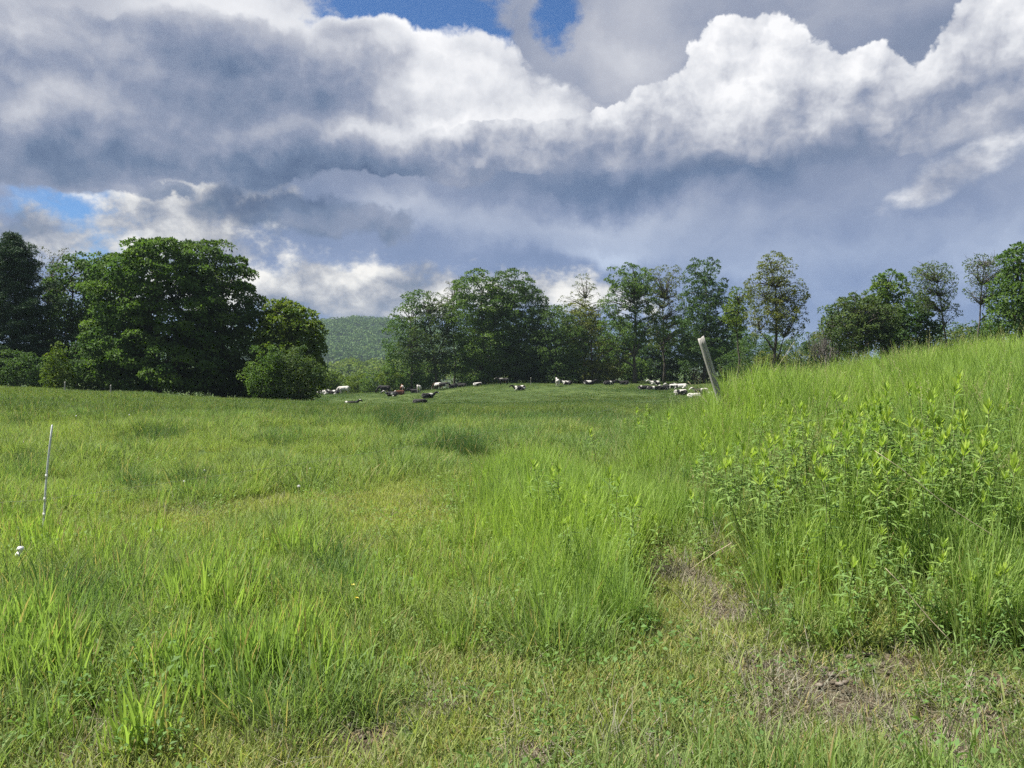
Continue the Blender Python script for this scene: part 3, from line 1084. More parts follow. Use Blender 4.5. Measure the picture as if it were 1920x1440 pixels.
M_BARK = bark_material('bark', (0.030, 0.025, 0.020, 1), (0.095, 0.080, 0.062, 1))
M_BARKG = bark_material('grey_bark', (0.060, 0.055, 0.050, 1), (0.16, 0.145, 0.125, 1))
L_MAPLE = leaf_material('maple_leaves', (0.064, 0.118, 0.032, 1), (0.108, 0.178, 0.044, 1), 0.40)
L_DARK = leaf_material('dark_leaves', (0.044, 0.088, 0.029, 1), (0.078, 0.132, 0.040, 1), 0.38)
L_LIGHT = leaf_material('light_leaves', (0.070, 0.120, 0.022, 1), (0.125, 0.175, 0.030, 1), 0.36)
L_OLIVE = leaf_material('olive_leaves', (0.080, 0.110, 0.032, 1), (0.140, 0.165, 0.050, 1), 0.38)
L_BROWN = leaf_material('young_leaves', (0.075, 0.085, 0.036, 1), (0.12, 0.120, 0.055, 1), 0.30)
L_GREY = leaf_material('grey_leaves', (0.060, 0.100, 0.034, 1), (0.105, 0.150, 0.050, 1), 0.34)
L_PINE = leaf_material('pine_needles', (0.022, 0.050, 0.028, 1), (0.044, 0.084, 0.040, 1), 0.15)
L_FAR = leaf_material('hill_leaves', (0.044, 0.096, 0.026, 1), (0.090, 0.152, 0.036, 1), 0.2)


def sample_lobes(lobes, n, r, shell=0.55):
    """points in a union of ellipsoids (cx,cy,cz,rx,ry,rz), biased to the outside; and the outward direction"""
    lb = np.array(lobes, float)
    vol = lb[:, 3] * lb[:, 4] * lb[:, 5]
    out, dirs = [], []
    got = 0
    for _ in range(60):
        k = r.choice(len(lb), n, p=vol / vol.sum())
        d = unit(r.normal(0, 1, (n, 3)))
        rad = r.uniform(shell ** 3, 1, n) ** (1 / 3)
        p = lb[k, :3] + d * rad[:, None] * lb[k, 3:]
        # drop what lies deep inside another lobe
        q = (p[:, None] - lb[None, :, :3]) / lb[None, :, 3:]
        ins = (np.sqrt((q ** 2).sum(-1)) < shell * 0.92).any(1)
        out.append(p[~ins])
        dirs.append(unit(d / lb[k, 3:])[~ins])
        got += (~ins).sum()
        if got >= n:
            break
    return np.concatenate(out)[:n], np.concatenate(dirs)[:n]


def spread(p, d, dmin):
    """greedy minimum distance"""
    keep = []
    for i in range(len(p)):
        if not keep or (((p[keep] - p[i]) ** 2).sum(1).min() > dmin * dmin):
            keep.append(i)
    return p[keep], d[keep]


def clump_leaves(c, d, r, rc=(0.6, 1.1), per=70, leaf=(0.20, 0.34), flat=0.62, up=0.55, aspect=0.6, droop=0.15):
    """leaves over the upper and outer side of each clump"""
    nc = len(c)
    R_ = r.uniform(rc[0], rc[1], nc)
    k = np.repeat(np.arange(nc), per)
    n = len(k)
    v = unit(r.normal(0, 1, (n, 3)) + 0.65 * d[k] + np.array([0, 0, up]))
    rad = R_[k] * r.uniform(0.45, 1.0, n) ** 0.6
    pos = c[k] + v * rad[:, None] * np.array([1, 1, flat])
    nr = unit(v + r.normal(0, 0.55, (n, 3)))
    dr = unit(np.cross(nr, r.normal(0, 1, (n, 3))) + v * 0.6 - np.array([0, 0, droop]))
    nr = unit(nr - dr * (nr * dr).sum(1)[:, None])
    ln = r.uniform(leaf[0], leaf[1], n)
    V, Q = kites(pos, nr, dr, ln, ln * r.uniform(aspect * .8, aspect * 1.2, n), 0.10)
    rn = np.repeat(r.uniform(0, 1, n), 4)
    cl = np.repeat(np.clip(r.normal(0.5, 0.25, nc), 0, 1)[k], 4)
    return V, Q, rn, cl


def crown_mesh(name, V, Q, rn, cl, mat):
    me = mesh_from(name, V, [Q], {'rnd': rn, 'clump': cl})
    me.materials.append(mat)
    return me


def wob(a, b, r, n=6, amp=0.06):
    """a gently crooked path from a to b"""
    a, b = np.asarray(a, float), np.asarray(b, float)
    t = np.linspace(0, 1, n)[:, None]
    L = np.linalg.norm(b - a)
    off = np.cumsum(r.normal(0, amp * L / n * 2, (n, 3)), 0)
    off -= off[0] + (off[-1] - off[0]) * t
    return a + (b - a) * t + off


def leafy_tree(name, base, lobes, trunk_top, trunk_r, leafmat, barkmat, label, cat='tree', group=None, seed=1, nclump=260, dmin=0.75,
               rc=(0.6, 1.1), per=70, leaf=(0.24, 0.42), limbs=26, shell=0.5, lean=(0, 0), limb_r=0.12, crown_name='crown', twigs=0, split=None, flat=0.62):
    """tree > trunk (with limbs), crown; lobes are given relative to the base"""
    r = np.random.default_rng(seed)
    root = empty(name, base)
    tag(root, label, cat, group)
    p, d = sample_lobes(lobes, nclump * 3, r, shell)
    p, d = spread(p, d, dmin)
    p, d = p[:nclump], d[:nclump]
    mb = MB()
    top = np.array([lean[0], lean[1], trunk_top], float)
    path = wob((0, 0, -0.3), top, r, 9, 0.05)
    fl = np.linspace(1, 0.28, 9)
    fl[0] = 1.45
    fl[1] = 1.1
    mb.tube(path, trunk_r * fl, 9)
    paths = [path]
    for sx, sy, sz, st in (split or []):
        a = path[st]
        q = wob(a, (sx, sy, sz), r, 8, 0.06)
        mb.tube(q, trunk_r * 0.62 * np.linspace(1, 0.3, 8), 8)
        paths.append(q)
    allp = np.concatenate([q[2:] for q in paths])
    sel = r.permutation(len(p))[:limbs]
    for i in sel:
        tgt = p[i]
        cost = ((allp - tgt) ** 2).sum(1) + 8.0 * np.maximum(0, allp[:, 2] - tgt[2] + 0.35 * np.hypot(*(tgt[:2] - allp[:, :2]).T))
        s = allp[np.argmin(cost)]
        q = wob(s, tgt, r, 6, 0.10)
        q[1:-1, 2] += 0.06 * np.linalg.norm(tgt - s) * np.sin(np.linspace(0, np.pi, 6))[1:-1]
        mb.tube(q, limb_r * np.linspace(1, 0.2, 6) * min(1.0, np.linalg.norm(tgt - s) / 4 + .35), 5)
        for _ in range(twigs):
            a = q[r.integers(2, 6)]
            e = a + unit(r.normal(0, 1, 3) + np.array([0, 0, .5])) * r.uniform(.5, 1.3)
            mb.tube(wob(a, e, r, 4, .1), np.array([.03, .025, .018, .01]), 4)
    tk = link_mesh('trunk', mb.mesh('trunk'), barkmat, root)
    V, Q, rn, cl = clump_leaves(p, d, r, rc, per, leaf, flat)
    link_mesh(crown_name, crown_mesh('crown', V, Q, rn, cl, leafmat), None, root)
    return root


def branchy(mb, a, d, L, rad, r, depth, tips, up=0.12, spread_=0.55, kids=(2, 4)):
    """recursive limbs; collects the twig ends"""
    n = 6
    pts = [np.array(a, float)]
    dd = np.array(d, float)
    for i in range(n - 1):
        dd = unit(dd + r.normal(0, 0.16, 3) + np.array([0, 0, up]))
        pts.append(pts[-1] + dd * L / (n - 1))
    pts = np.array(pts)
    mb.tube(pts, rad * np.linspace(1, 0.55 if depth else 0.25, n), 6 if rad > .08 else 4)
    if depth == 0:
        tips.append((pts[-1], dd))
        tips.append((pts[3], dd))
        return
    for k in range(r.integers(*kids) + 1):
        j = n - 1 if k == 0 else r.integers(2, n)
        s = unit(dd + r.normal(0, spread_, 3))
        branchy(mb, pts[j], s, L * r.uniform(0.58, 0.82), rad * (0.6 if k else 0.7), r, depth - 1, tips, up, spread_, kids)


def airy_tree(name, base, height, leafmat, barkmat, label, seed, stems=((0, 0, 1.0),), depth=4, rad=0.17, L0=0.34, rc=(0.30, 0.6), per=20,
              leaf=(0.12, 0.22), spread_=0.5, up=0.14, cat='tree', group=None, dens=1.0, foliage=True, lean=(0, 0), kids=(2, 4), squash=1.0):
    """an open crown: limbs show between small leaf clumps"""
    r = np.random.default_rng(seed)
    root = empty(name, base)
    tag(root, label, cat, group)
    mb = MB()
    tips = []
    for (sx, sy, k) in stems:
        d = unit(np.array([sx * 0.35 + lean[0], sy * 0.35 + lean[1], 1.0]))
        branchy(mb, (sx * 0.15, sy * 0.15, -0.3), d, height * L0 * k, rad * k, r, depth, tips, up, spread_, kids)
    zt = max(t[0][2] for t in tips)
    s = height / zt
    V = np.concatenate(mb.v)
    S = np.array([s * squash, s * squash, s])
    off = 0
    for a in mb.v:
        a *= S
    link_mesh('trunk', mb.mesh('trunk'), barkmat, root)
    if foliage:
        c = np.array([t[0] for t in tips]) * S
        dd = np.array([t[1] for t in tips])
        k = r.uniform(0, 1, len(c)) < dens
        c, dd = c[k], dd[k]
        V, Q, rn, cl = clump_leaves(c, dd, r, rc, per, leaf, 0.8, 0.2)
        link_mesh('crown', crown_mesh('crown', V, Q, rn, cl, leafmat), None, root)
    return root


def pine_tree(name, base, height, width, label, seed):
    r = np.random.default_rng(seed)
    root = empty(name, base)
    tag(root, label, 'pine tree')
    mb = MB()
    path = wob((0, 0, -0.3), (0.1, 0, height * 0.97), r, 9, 0.02)
    mb.tube(path, 0.32 * np.linspace(1.2, 0.1, 9), 8)
    C, Dv = [], []
    z = 1.2
    while z < height - 0.3:
        t = z / height
        L = width * (1 - t) ** 0.75 * (0.75 + 0.5 * r.uniform()) + 0.35
        if z < 3:
            L *= 0.8
        nb = r.integers(5, 8)
        a0 = r.uniform(0, 6.28)
        for k in range(nb):
            a = a0 + k * 6.283 / nb + r.normal(0, 0.2)
            ln = L * r.uniform(0.7, 1.15)
            rise = 0.18 * ln + 0.25 * ln * t
            s = np.array([0, 0, z])
            e = np.array([math.cos(a) * ln, math.sin(a) * ln, z + rise])
            q = wob(s, e, r, 6, 0.05)
            q[2:4, 2] -= 0.05 * ln
            mb.tube(q, 0.07 * (1.1 - t) * np.linspace(1, .25, 6), 4)
            for tt in np.arange(0.22, 1.02, 0.42 / max(ln, .5)):
                i = min(4, int(tt * 5))
                b = q[i] + (q[i + 1] - q[i]) * (tt * 5 - i)
                sd_ = np.array([-math.sin(a), math.cos(a), 0])
                w = 0.42 * ln * (1.05 - tt) + 0.15
                for sgn in (-1, 0, 1):
                    C.append(b + sd_ * sgn * w * r.uniform(.6, 1.1) + np.array([0, 0, r.uniform(-.05, .12)]))
                    Dv.append(unit(np.array([math.cos(a), math.sin(a), 0.35]) + sd_ * sgn * .6))
        z += r.uniform(0.42, 0.70) * (1.15 - 0.4 * t)
    link_mesh('trunk', mb.mesh('trunk'), M_BARK, root)
    C, Dv = np.array(C), np.array(Dv)
    V, Q, rn, cl = clump_leaves(C, Dv, r, (0.28, 0.5), 26, (0.22, 0.40), 0.45, 0.5, 0.22, 0.0)
    link_mesh('crown', crown_mesh('crown', V, Q, rn, cl, L_PINE), None, root)
    return root


def shrub(name, base, rx, ry, h, leafmat, label, seed, nclump=70, per=50, leaf=(0.14, 0.26), rc=(0.4, 0.75), group=None, cat='shrub', lobes=None):
    r = np.random.default_rng(seed)
    root = empty(name, base)
    tag(root, label, cat, group)
    if lobes is None:
        lobes = [(0, 0, h * .5, rx * .8, ry * .8, h * .5)]
        for k in range(4):
            a = r.uniform(0, 6.28)
            lobes.append((math.cos(a) * rx * .55, math.sin(a) * ry * .55, h * r.uniform(.32, .6), rx * .5, ry * .5, h * .36))
    p, d = sample_lobes(lobes, nclump * 3, r, 0.45)
    p, d = spread(p, d, rc[0] * .9)
    p, d = p[:nclump], d[:nclump]
    mb = MB()
    for i in r.permutation(len(p))[:14]:
        mb.tube(wob((r.normal(0, .2), r.normal(0, .2), -.2), p[i], r, 6, .08), 0.05 * np.linspace(1, .25, 6), 5)
    link_mesh('stems', mb.mesh('stems'), M_BARK, root)
    V, Q, rn, cl = clump_leaves(p, d, r, rc, per, leaf)
    link_mesh('foliage', crown_mesh('foliage', V, Q, rn, cl, leafmat), None, root)
    return root


def gp(u, d, sink=0.0):
    """ground point at photo column u and distance d"""
    if 137 < d < 170 and u > 745:          # the centre row stands behind the cows
        d += 9
    x = (u - 960.0) / FPX * d
    return (x, d, gz(x, d) - sink)


def px(d):
    return d / FPX            # metres per photo pixel at distance d


def top_h(base, v):
    """height above the base of the photo row v at the base's distance"""
    return CAM_Z + (680.0 - v) / FPX * base[1] - base[2]


def px_lobes(base, items):
    """lobes drawn as photo ellipses (u,v,ru,rv) at the base's distance, with depth"""
    d = base[1]
    k = d / FPX
    out = []
    for it in items:
        u, v, ru, rv = it[:4]
        dy = it[4] if len(it) > 4 else 0.0
        out.append(((u - 960) * k - base[0], dy, CAM_Z + (680 - v) * k - base[2], ru * k, max(ru * k * 0.9, 1.2), rv * k))
    return out


def build_trees():
    # ---------------- left group
    b = gp(28, 80)
    pine_tree('pine_tree', b, top_h(b, 441), 5.6, 'dark blue-green pine at the left edge beside the big maples', 11)
    b = gp(-75, 84)
    pine_tree('pine_tree', b, top_h(b, 470), 5.0, 'second dark pine partly cut off by the left edge of the picture', 12)
    b = gp(135, 86)
    leafy_tree('ash_tree', b, px_lobes(b, [(140, 560, 46, 70), (128, 630, 56, 70), (150, 520, 36, 40), (170, 640, 44, 80)]), top_h(b, 520), 0.24, L_DARK, M_BARK,
               'dark broad-leaved tree squeezed between the pine and the big maple', seed=21, nclump=210, per=64)
    b = gp(118, 92)
    airy_tree('aspen_tree', b, top_h(b, 474), L_BROWN, M_BARKG, 'thin pale-topped tree peeping out between pine and big maple', 22, depth=4, rad=.16, per=14, spread_=.42)
    b = gp(212, 90)
    leafy_tree('maple_tree', b, px_lobes(b, [(205, 520, 40, 50), (215, 570, 50, 80), (190, 640, 50, 80)]), top_h(b, 500), 0.25, L_MAPLE, M_BARK,
               'maple whose top shows just left behind the big round maple', seed=23, nclump=160, per=60)
    b = gp(297, 76)
    leafy_tree('maple_tree', b, px_lobes(b, [(300, 520, 78, 66), (250, 560, 70, 80), (330, 590, 80, 90), (228, 640, 68, 66), (300, 660, 90, 56), (205, 690, 44, 34), (272, 490, 50, 36), (350, 690, 70, 34, -1.5), (240, 712, 60, 20), (190, 700, 44, 26),
                                             (230, 520, 44, 44), (320, 480, 46, 30)]),
               top_h(b, 500), 0.36, L_MAPLE, M_BARK, 'big round maple with visible trunk, tallest crown of the left group', seed=24, nclump=330, per=190, dmin=1.05, limbs=44, rc=(.75, 1.45), flat=.48, leaf=(.24, .42))
    b = gp(418, 79)
    leafy_tree('maple_tree', b, px_lobes(b, [(415, 520, 50, 56), (430, 590, 54, 80), (400, 640, 70, 70), (450, 660, 46, 66), (380, 500, 46, 44), (440, 700, 44, 34), (470, 690, 34, 36), (400, 716, 60, 22), (460, 722, 40, 20)]),
               top_h(b, 510), 0.32, L_DARK, M_BARK, 'dark maple crown growing into the right side of the big maple', seed=25, nclump=240, per=180, dmin=1.05, limbs=36, rc=(.75, 1.4), flat=.48, leaf=(.24, .42))
    b = gp(545, 78)
    leafy_tree('lime_tree', b, px_lobes(b, [(535, 605, 40, 40), (560, 640, 42, 54), (520, 650, 40, 60), (560, 690, 42, 44), (505, 690, 34, 40), (540, 590, 26, 24), (550, 722, 44, 24), (500, 725, 36, 20)]),
               top_h(b, 600), 0.22, L_LIGHT, M_BARK, 'smaller yellow-green tree at the right end of the left group', seed=26, nclump=330, per=80, rc=(.55, .95), dmin=.65)
    b = gp(548, 72)
    shrub('honeysuckle_shrub', b, 2.9, 2.2, top_h(b, 650), L_GREY, 'grey-green bush in front of the smaller yellow-green tree', 27, 130, 60)
    b = gp(490, 71)
    shrub('maple_sapling', b, 2.2, 1.8, top_h(b, 640), L_MAPLE, 'low leafy sapling between the dark maple and the grey-green bush', 28, 80, 60)
    b = gp(106, 72)
    shrub('maple_sapling', b, 0.95, 0.9, top_h(b, 632), L_LIGHT, 'slim bright green sapling in front of the pine', 29, 60, 46, lobes=[(0, 0, 2.6, .8, .8, 1.5), (0.1, 0, 1.3, 1.1, 1.0, 1.1), (0, 0, 3.8, .4, .4, .8)])
    for i, (u, d, w, v, m, lab) in enumerate([
            (60, 74, 2.6, 662, L_DARK, 'shrub at the foot of the left pine'),
            (150, 75, 2.6, 640, L_DARK, 'dark shrub filling the gap left of the big maple'),
            (195, 75, 2.6, 655, L_MAPLE, 'green shrub under the left side of the big maple'),
            (15, 74, 2.8, 655, L_DARK, 'dark shrub under the pine at the left edge'),
            (240, 80, 2.6, 672, L_DARK, 'dark undergrowth bush left of the big maple trunk'),
            (350, 81, 3.0, 676, L_DARK, 'dark undergrowth bush right of the big maple trunk'),
            (440, 80, 2.6, 684, L_DARK, 'dark undergrowth bush below the dark maple'),
            (295, 90, 3.4, 668, L_DARK, 'dark bush deep behind the big maple trunk'), (395, 90, 3.4, 668, L_DARK, 'dark bush deep behind the dark maple'),
            (200, 90, 3.2, 668, L_DARK, 'dark bush deep behind the left side of the big maple'), (90, 90, 3.4, 664, L_DARK, 'dark bush deep between the pine and the maples'), (500, 88, 3.0, 676, L_MAPLE, 'green bush behind the low leafy sapling')]):
        b = gp(u, d)
        shrub('undergrowth_shrub', b, w, w * .8, top_h(b, v), m, lab, 40 + i, 70, 46)

    # ---------------- centre group behind the cows
    b = gp(818, 140)
    leafy_tree('willow_tree', b, px_lobes(b, [(815, 575, 30, 28), (800, 610, 36, 40), (835, 600, 34, 44), (780, 650, 36, 44), (830, 660, 40, 40)]), top_h(b, 590), .30, L_GREY, M_BARK,
               'leaning open-crowned tree at the left end of the centre trees', seed=51, nclump=260, per=34, rc=(.5, .9), leaf=(.22, .38), dmin=.8, shell=.15, limbs=120, limb_r=.12, twigs=1, lean=(-1.6, 0),
               split=[(2.2, 0, 11, 3), (-4.2, 0, 9, 3)])
    b = gp(770, 142)
    leafy_tree('maple_tree', b, px_lobes(b, [(772, 595, 34, 44), (752, 640, 32, 44), (790, 620, 34, 60), (760, 690, 40, 36), (800, 690, 40, 36), (785, 570, 26, 26)]), top_h(b, 600), .24, L_MAPLE, M_BARK,
               'green tree at the left end of the centre trees beside the valley gap', seed=52, nclump=260, per=50, dmin=.85, rc=(.7, 1.15), leaf=(.28, .45))
    b = gp(852, 149)
    leafy_tree('ash_tree', b, px_lobes(b, [(855, 545, 20, 28), (840, 580, 26, 34), (862, 590, 24, 40)]), top_h(b, 560), .2, L_BROWN, M_BARK,
               'thin brownish treetop left of the double-crowned maple', seed=53, nclump=110, rc=(.38, .68), per=20, leaf=(.17, .30), dmin=.7, shell=.12, limbs=90, limb_r=.085, twigs=1, flat=.8)
    b = gp(905, 141)
    leafy_tree('maple_tree', b, px_lobes(b, [(893, 545, 40, 36), (880, 600, 48, 60), (910, 650, 56, 54), (862, 660, 36, 50), (900, 700, 50, 26), (915, 580, 40, 50)]), top_h(b, 545), .36, L_MAPLE, M_BARK,
               'dense maple, left half of the double crown in the centre', seed=54, nclump=290, per=100, dmin=1.15, rc=(.9, 1.6), leaf=(.28, .48), limbs=34, flat=.5)
    b = gp(965, 143)
    leafy_tree('maple_tree', b, px_lobes(b, [(958, 545, 42, 36), (985, 580, 36, 44), (960, 610, 50, 60), (985, 660, 44, 50), (950, 690, 46, 34), (1000, 570, 22, 30)]), top_h(b, 545), .34, L_DARK, M_BARK,
               'dense maple, right half of the double crown in the centre', seed=55, nclump=290, per=100, dmin=1.15, rc=(.9, 1.6), leaf=(.28, .48), limbs=34, flat=.5)
    b = gp(1040, 141)
    leafy_tree('maple_tree', b, px_lobes(b, [(1035, 610, 40, 40), (1055, 650, 48, 50), (1020, 660, 40, 46), (1050, 695, 50, 26)]), top_h(b, 610), .26, L_DARK, M_BARK,
               'low dark tree right of the double crown', seed=56, nclump=260, per=54, dmin=.85, rc=(.7, 1.15), leaf=(.28, .46))
    b = gp(1097, 146)
    leafy_tree('ash_tree', b, px_lobes(b, [(1096, 545, 26, 32), (1075, 580, 30, 30), (1112, 585, 28, 36), (1090, 620, 40, 30)]), top_h(b, 560), .24, L_OLIVE, M_BARK,
               'tall brownish open-crowned tree behind the low dark tree', seed=57, nclump=190, rc=(.38, .68), per=24, leaf=(.17, .30), dmin=.75, shell=.12, limbs=120, limb_r=.085, twigs=1, flat=.8)
    b = gp(1110, 143)
    leafy_tree('maple_tree', b, px_lobes(b, [(1090, 600, 34, 36), (1110, 650, 40, 50), (1080, 640, 30, 40), (1120, 695, 46, 26)]), top_h(b, 620), .26, L_OLIVE, M_BARK,
               'olive-green tree below the brownish open crown', seed=58, nclump=220, per=44, dmin=.9, rc=(.6, 1.05), leaf=(.26, .42))
    b = gp(1190, 139)
    leafy_tree('maple_tree', b, px_lobes(b, [(1178, 528, 44, 32), (1156, 570, 32, 34), (1205, 560, 34, 38), (1165, 620, 44, 30), (1215, 615, 36, 30), (1150, 660, 30, 22)]), top_h(b, 570), .36, L_MAPLE, M_BARK,
               'open maple with a forked dark trunk in the centre trees', seed=59, nclump=330, per=44, dmin=.75, rc=(.5, .95), leaf=(.26, .42), limbs=110, shell=.12, limb_r=.14, twigs=1,
               split=[(-2.6, 0, 10, 3), (2.4, 0, 11, 3), (0.4, .5, 16, 5)])
    b = gp(1245, 144)
    leafy_tree('ash_tree', b, px_lobes(b, [(1245, 530, 36, 34), (1230, 575, 34, 36), (1265, 575, 32, 40), (1245, 625, 40, 34)]), top_h(b, 560), .28, L_OLIVE, M_BARK,
               'open olive-green tree between the forked maple and the knob-topped maple', seed=60, nclump=250, per=30, rc=(.45, .85), leaf=(.22, .36), dmin=.75, shell=.12, limbs=130, limb_r=.11, twigs=1,
               split=[(-1.5, 0, 12, 3)])
    b = gp(1320, 138)
    leafy_tree('maple_tree', b, px_lobes(b, [(1318, 505, 32, 24), (1318, 545, 42, 36), (1342, 590, 50, 46), (1300, 605, 42, 44), (1362, 625, 34, 42), (1320, 655, 56, 34)]), top_h(b, 530), .34, L_DARK, M_BARK,
               'tall dark maple with a knob-shaped top right of centre', seed=61, nclump=430, per=54, dmin=.75, rc=(.6, 1.05), leaf=(.26, .44), limbs=60, shell=.3)
    for i, (u, v, w, m, lab) in enumerate([(930, 590, 60, L_DARK, 'dark tree filling the gap behind the double-crowned maple'), (1020, 600, 56, L_DARK, 'dark tree behind the low dark tree, left side'),
                                           (1085, 610, 54, L_DARK, 'dark tree behind the brownish open crown'), (1150, 625, 50, L_MAPLE, 'green tree behind the forked maple, left side'),
                                           (1222, 630, 46, L_DARK, 'dark tree behind the open olive-green tree'), (1285, 620, 50, L_DARK, 'dark tree behind the knob-topped maple, left side'), (1375, 635, 44, L_DARK, 'dark tree behind the slim yellow-green tree')]):
        b = gp(u, 156)
        leafy_tree('back_row_tree', b, px_lobes(b, [(u, v + 10, w * .8, 34), (u - w * .5, v + 50, w * .7, 40), (u + w * .5, v + 55, w * .7, 40), (u, v + 85, w, 34)]), top_h(b, v + 20), .26, m, M_BARK, lab,
                   seed=160 + i, nclump=190, per=70, dmin=1.1, rc=(.85, 1.5), leaf=(.28, .48), limbs=16, flat=.55)
    for i, (u, d, w, v, m, lab) in enumerate([
            (880, 152, 4.5, 655, L_DARK, 'dark thicket under the double-crowned maple, left half'), (975, 152, 4.5, 650, L_DARK, 'dark thicket under the double-crowned maple, right half'),
            (1060, 151, 5.0, 632, L_DARK, 'dark thicket under the low dark tree'), (1150, 152, 4.6, 636, L_OLIVE, 'green thicket left of the forked maple trunk'),
            (1225, 153, 4.8, 632, L_DARK, 'dark thicket right of the forked maple trunk'), (1305, 150, 5.2, 628, L_DARK, 'dark thicket below the knob-topped maple'),
            (1370, 150, 4.6, 632, L_DARK, 'dark thicket right of the knob-topped maple'), (1190, 150, 3.4, 672, L_MAPLE, 'fresh green bush behind the forked maple trunk'),
            (800, 150, 3.2, 680, L_MAPLE, 'green bush behind the leaning open-crowned tree'), (1000, 146, 2.4, 690, L_MAPLE, 'green bush at the foot of the double-crowned maple')]):
        b = gp(u, d)
        shrub('undergrowth_thicket', b, w, w * .6, top_h(b, v), m, lab, 70 + i, 90, 40, leaf=(.26, .44), rc=(.6, 1.1), cat='thicket')

    # ---------------- valley edge shrubs between the two groups
    for i, (u, d, w, v, m, lab) in enumerate([
            (625, 152, 2.0, 694, L_LIGHT, 'bright yellow-green bush left of the grazing white cow'), (612, 160, 2.2, 706, L_LIGHT, 'low yellow-green bush by the right end of the left trees'),
            (668, 158, 2.6, 698, L_LIGHT, 'round green bush behind the grazing white cow'), (700, 156, 2.8, 694, L_MAPLE, 'green bush left of the black cow'),
            (735, 153, 2.6, 690, L_LIGHT, 'light green bush behind the black cow'), (762, 149, 2.4, 688, L_MAPLE, 'green bush behind the brown and white cow'), (645, 165, 2.6, 700, L_LIGHT, 'pale bush on the valley edge behind the white cow')]):
        b = gp(u, d)
        shrub('valley_bush', b, w, w * .8, top_h(b, v), m, lab, 90 + i, 80, 44, leaf=(.22, .40), rc=(.5, .95), cat='bush')

    # ---------------- right group
    b = gp(1445, 108)
    leafy_tree('cherry_tree', b, px_lobes(b, [(1452, 508, 34, 32), (1428, 545, 36, 34), (1470, 555, 40, 40), (1450, 590, 54, 30), (1425, 620, 26, 18), (1480, 610, 30, 22), (1452, 490, 18, 16)]), top_h(b, 510), .26, L_OLIVE, M_BARK,
               'tall airy olive-green tree standing alone right of the wooden post', seed=101, nclump=330, per=36, rc=(.36, .66), leaf=(.17, .30), dmin=.58, shell=.10, limbs=150, limb_r=.085, twigs=1, flat=.8,
               split=[(-1.6, 0, 9, 3), (1.8, 0, 8, 2)])
    b = gp(1385, 118)
    leafy_tree('maple_tree', b, px_lobes(b, [(1388, 560, 16, 22), (1375, 590, 20, 26)]), top_h(b, 570), .18, L_LIGHT, M_BARK, 'slim yellow-green tree beside the knob-topped maple', seed=102, nclump=50, per=40)
    b = gp(1612, 96)
    leafy_tree('apple_tree', b, px_lobes(b, [(1610, 575, 36, 26), (1640, 590, 44, 30), (1580, 610, 34, 28), (1660, 625, 40, 28), (1610, 630, 50, 30)]), top_h(b, 600), .22, L_GREY, M_BARK,
               'low spreading tree with crooked dark limbs above the bank', seed=103, nclump=260, per=44, rc=(.4, .75), leaf=(.18, .32), dmin=.62, shell=.12, limbs=120, limb_r=.10, twigs=1, split=[(-2.6, 0, 3.5, 2), (2.8, 0, 4.2, 2)])
    b = gp(1570, 98)
    leafy_tree('apple_tree', b, px_lobes(b, [(1575, 590, 28, 24), (1560, 620, 22, 30), (1605, 580, 26, 22), (1630, 610, 40, 30)]), top_h(b, 610), .16, L_GREY, M_BARK, 'grey-green small tree at the left of the bank-top row', seed=104, nclump=110, per=44, shell=.2)
    b = gp(1662, 99)
    leafy_tree('maple_tree', b, px_lobes(b, [(1668, 535, 26, 24), (1650, 560, 22, 30), (1685, 565, 20, 26), (1660, 610, 36, 30)]), top_h(b, 540), .18, L_MAPLE, M_BARK, 'fresh green maple top rising above the low spreading tree', seed=105, nclump=150, per=46, shell=.2, rc=(.4, .75), dmin=.55)
    b = gp(1540, 100)
    airy_tree('dead_tree', b, top_h(b, 560), L_OLIVE, M_BARKG, 'bare dead tree with thin grey twigs above the bank', 106, stems=((-.5, 0, 1), (.2, 0, 1.1), (.7, 0, .8)), depth=4, rad=.17, foliage=False, spread_=.4, up=.2)
    b = gp(1793, 90)
    leafy_tree('locust_tree', b, px_lobes(b, [(1745, 515, 34, 24), (1725, 545, 26, 28), (1765, 540, 24, 30), (1775, 585, 20, 22), (1750, 570, 30, 20)]), top_h(b, 530), .17, L_GREY, M_BARK,
               'thin leaning tree with sparse leaves and a curved trunk', seed=107, nclump=170, per=28, rc=(.3, .55), leaf=(.14, .25), dmin=.55, shell=.1, limbs=110, limb_r=.06, twigs=1, flat=.8, lean=(-2.4, 0))
    b = gp(1722, 94)
    leafy_tree('hawthorn_tree', b, px_lobes(b, [(1720, 590, 26, 36), (1735, 620, 30, 30), (1705, 625, 28, 30)]), top_h(b, 590), .14, L_DARK, M_BARK, 'dark small tree left of the thin leaning tree', seed=108, nclump=100, per=44, shell=.25, rc=(.4, .8), dmin=.6)
    b = gp(1842, 86)
    leafy_tree('locust_tree', b, px_lobes(b, [(1835, 500, 26, 22), (1860, 510, 24, 30), (1825, 540, 18, 26), (1870, 550, 20, 30), (1850, 550, 20, 26)]), top_h(b, 500), .15, L_GREY, M_BARKG,
               'half-bare tree with two pale stems near the right edge', seed=109, nclump=120, per=22, rc=(.28, .5), leaf=(.13, .24), dmin=.55, shell=.1, limbs=110, limb_r=.055, twigs=2, flat=.8, split=[(1.5, 0, 6.5, 1)])
    b = gp(1915, 82)
    leafy_tree('maple_tree', b, px_lobes(b, [(1905, 490, 30, 30), (1925, 530, 44, 50), (1900, 560, 36, 44), (1935, 590, 50, 40), (1890, 600, 36, 26)]), top_h(b, 500), .26, L_MAPLE, M_BARK,
               'dense green tree cut off by the right edge', seed=110, nclump=240, per=60)
    b = gp(1990, 84)
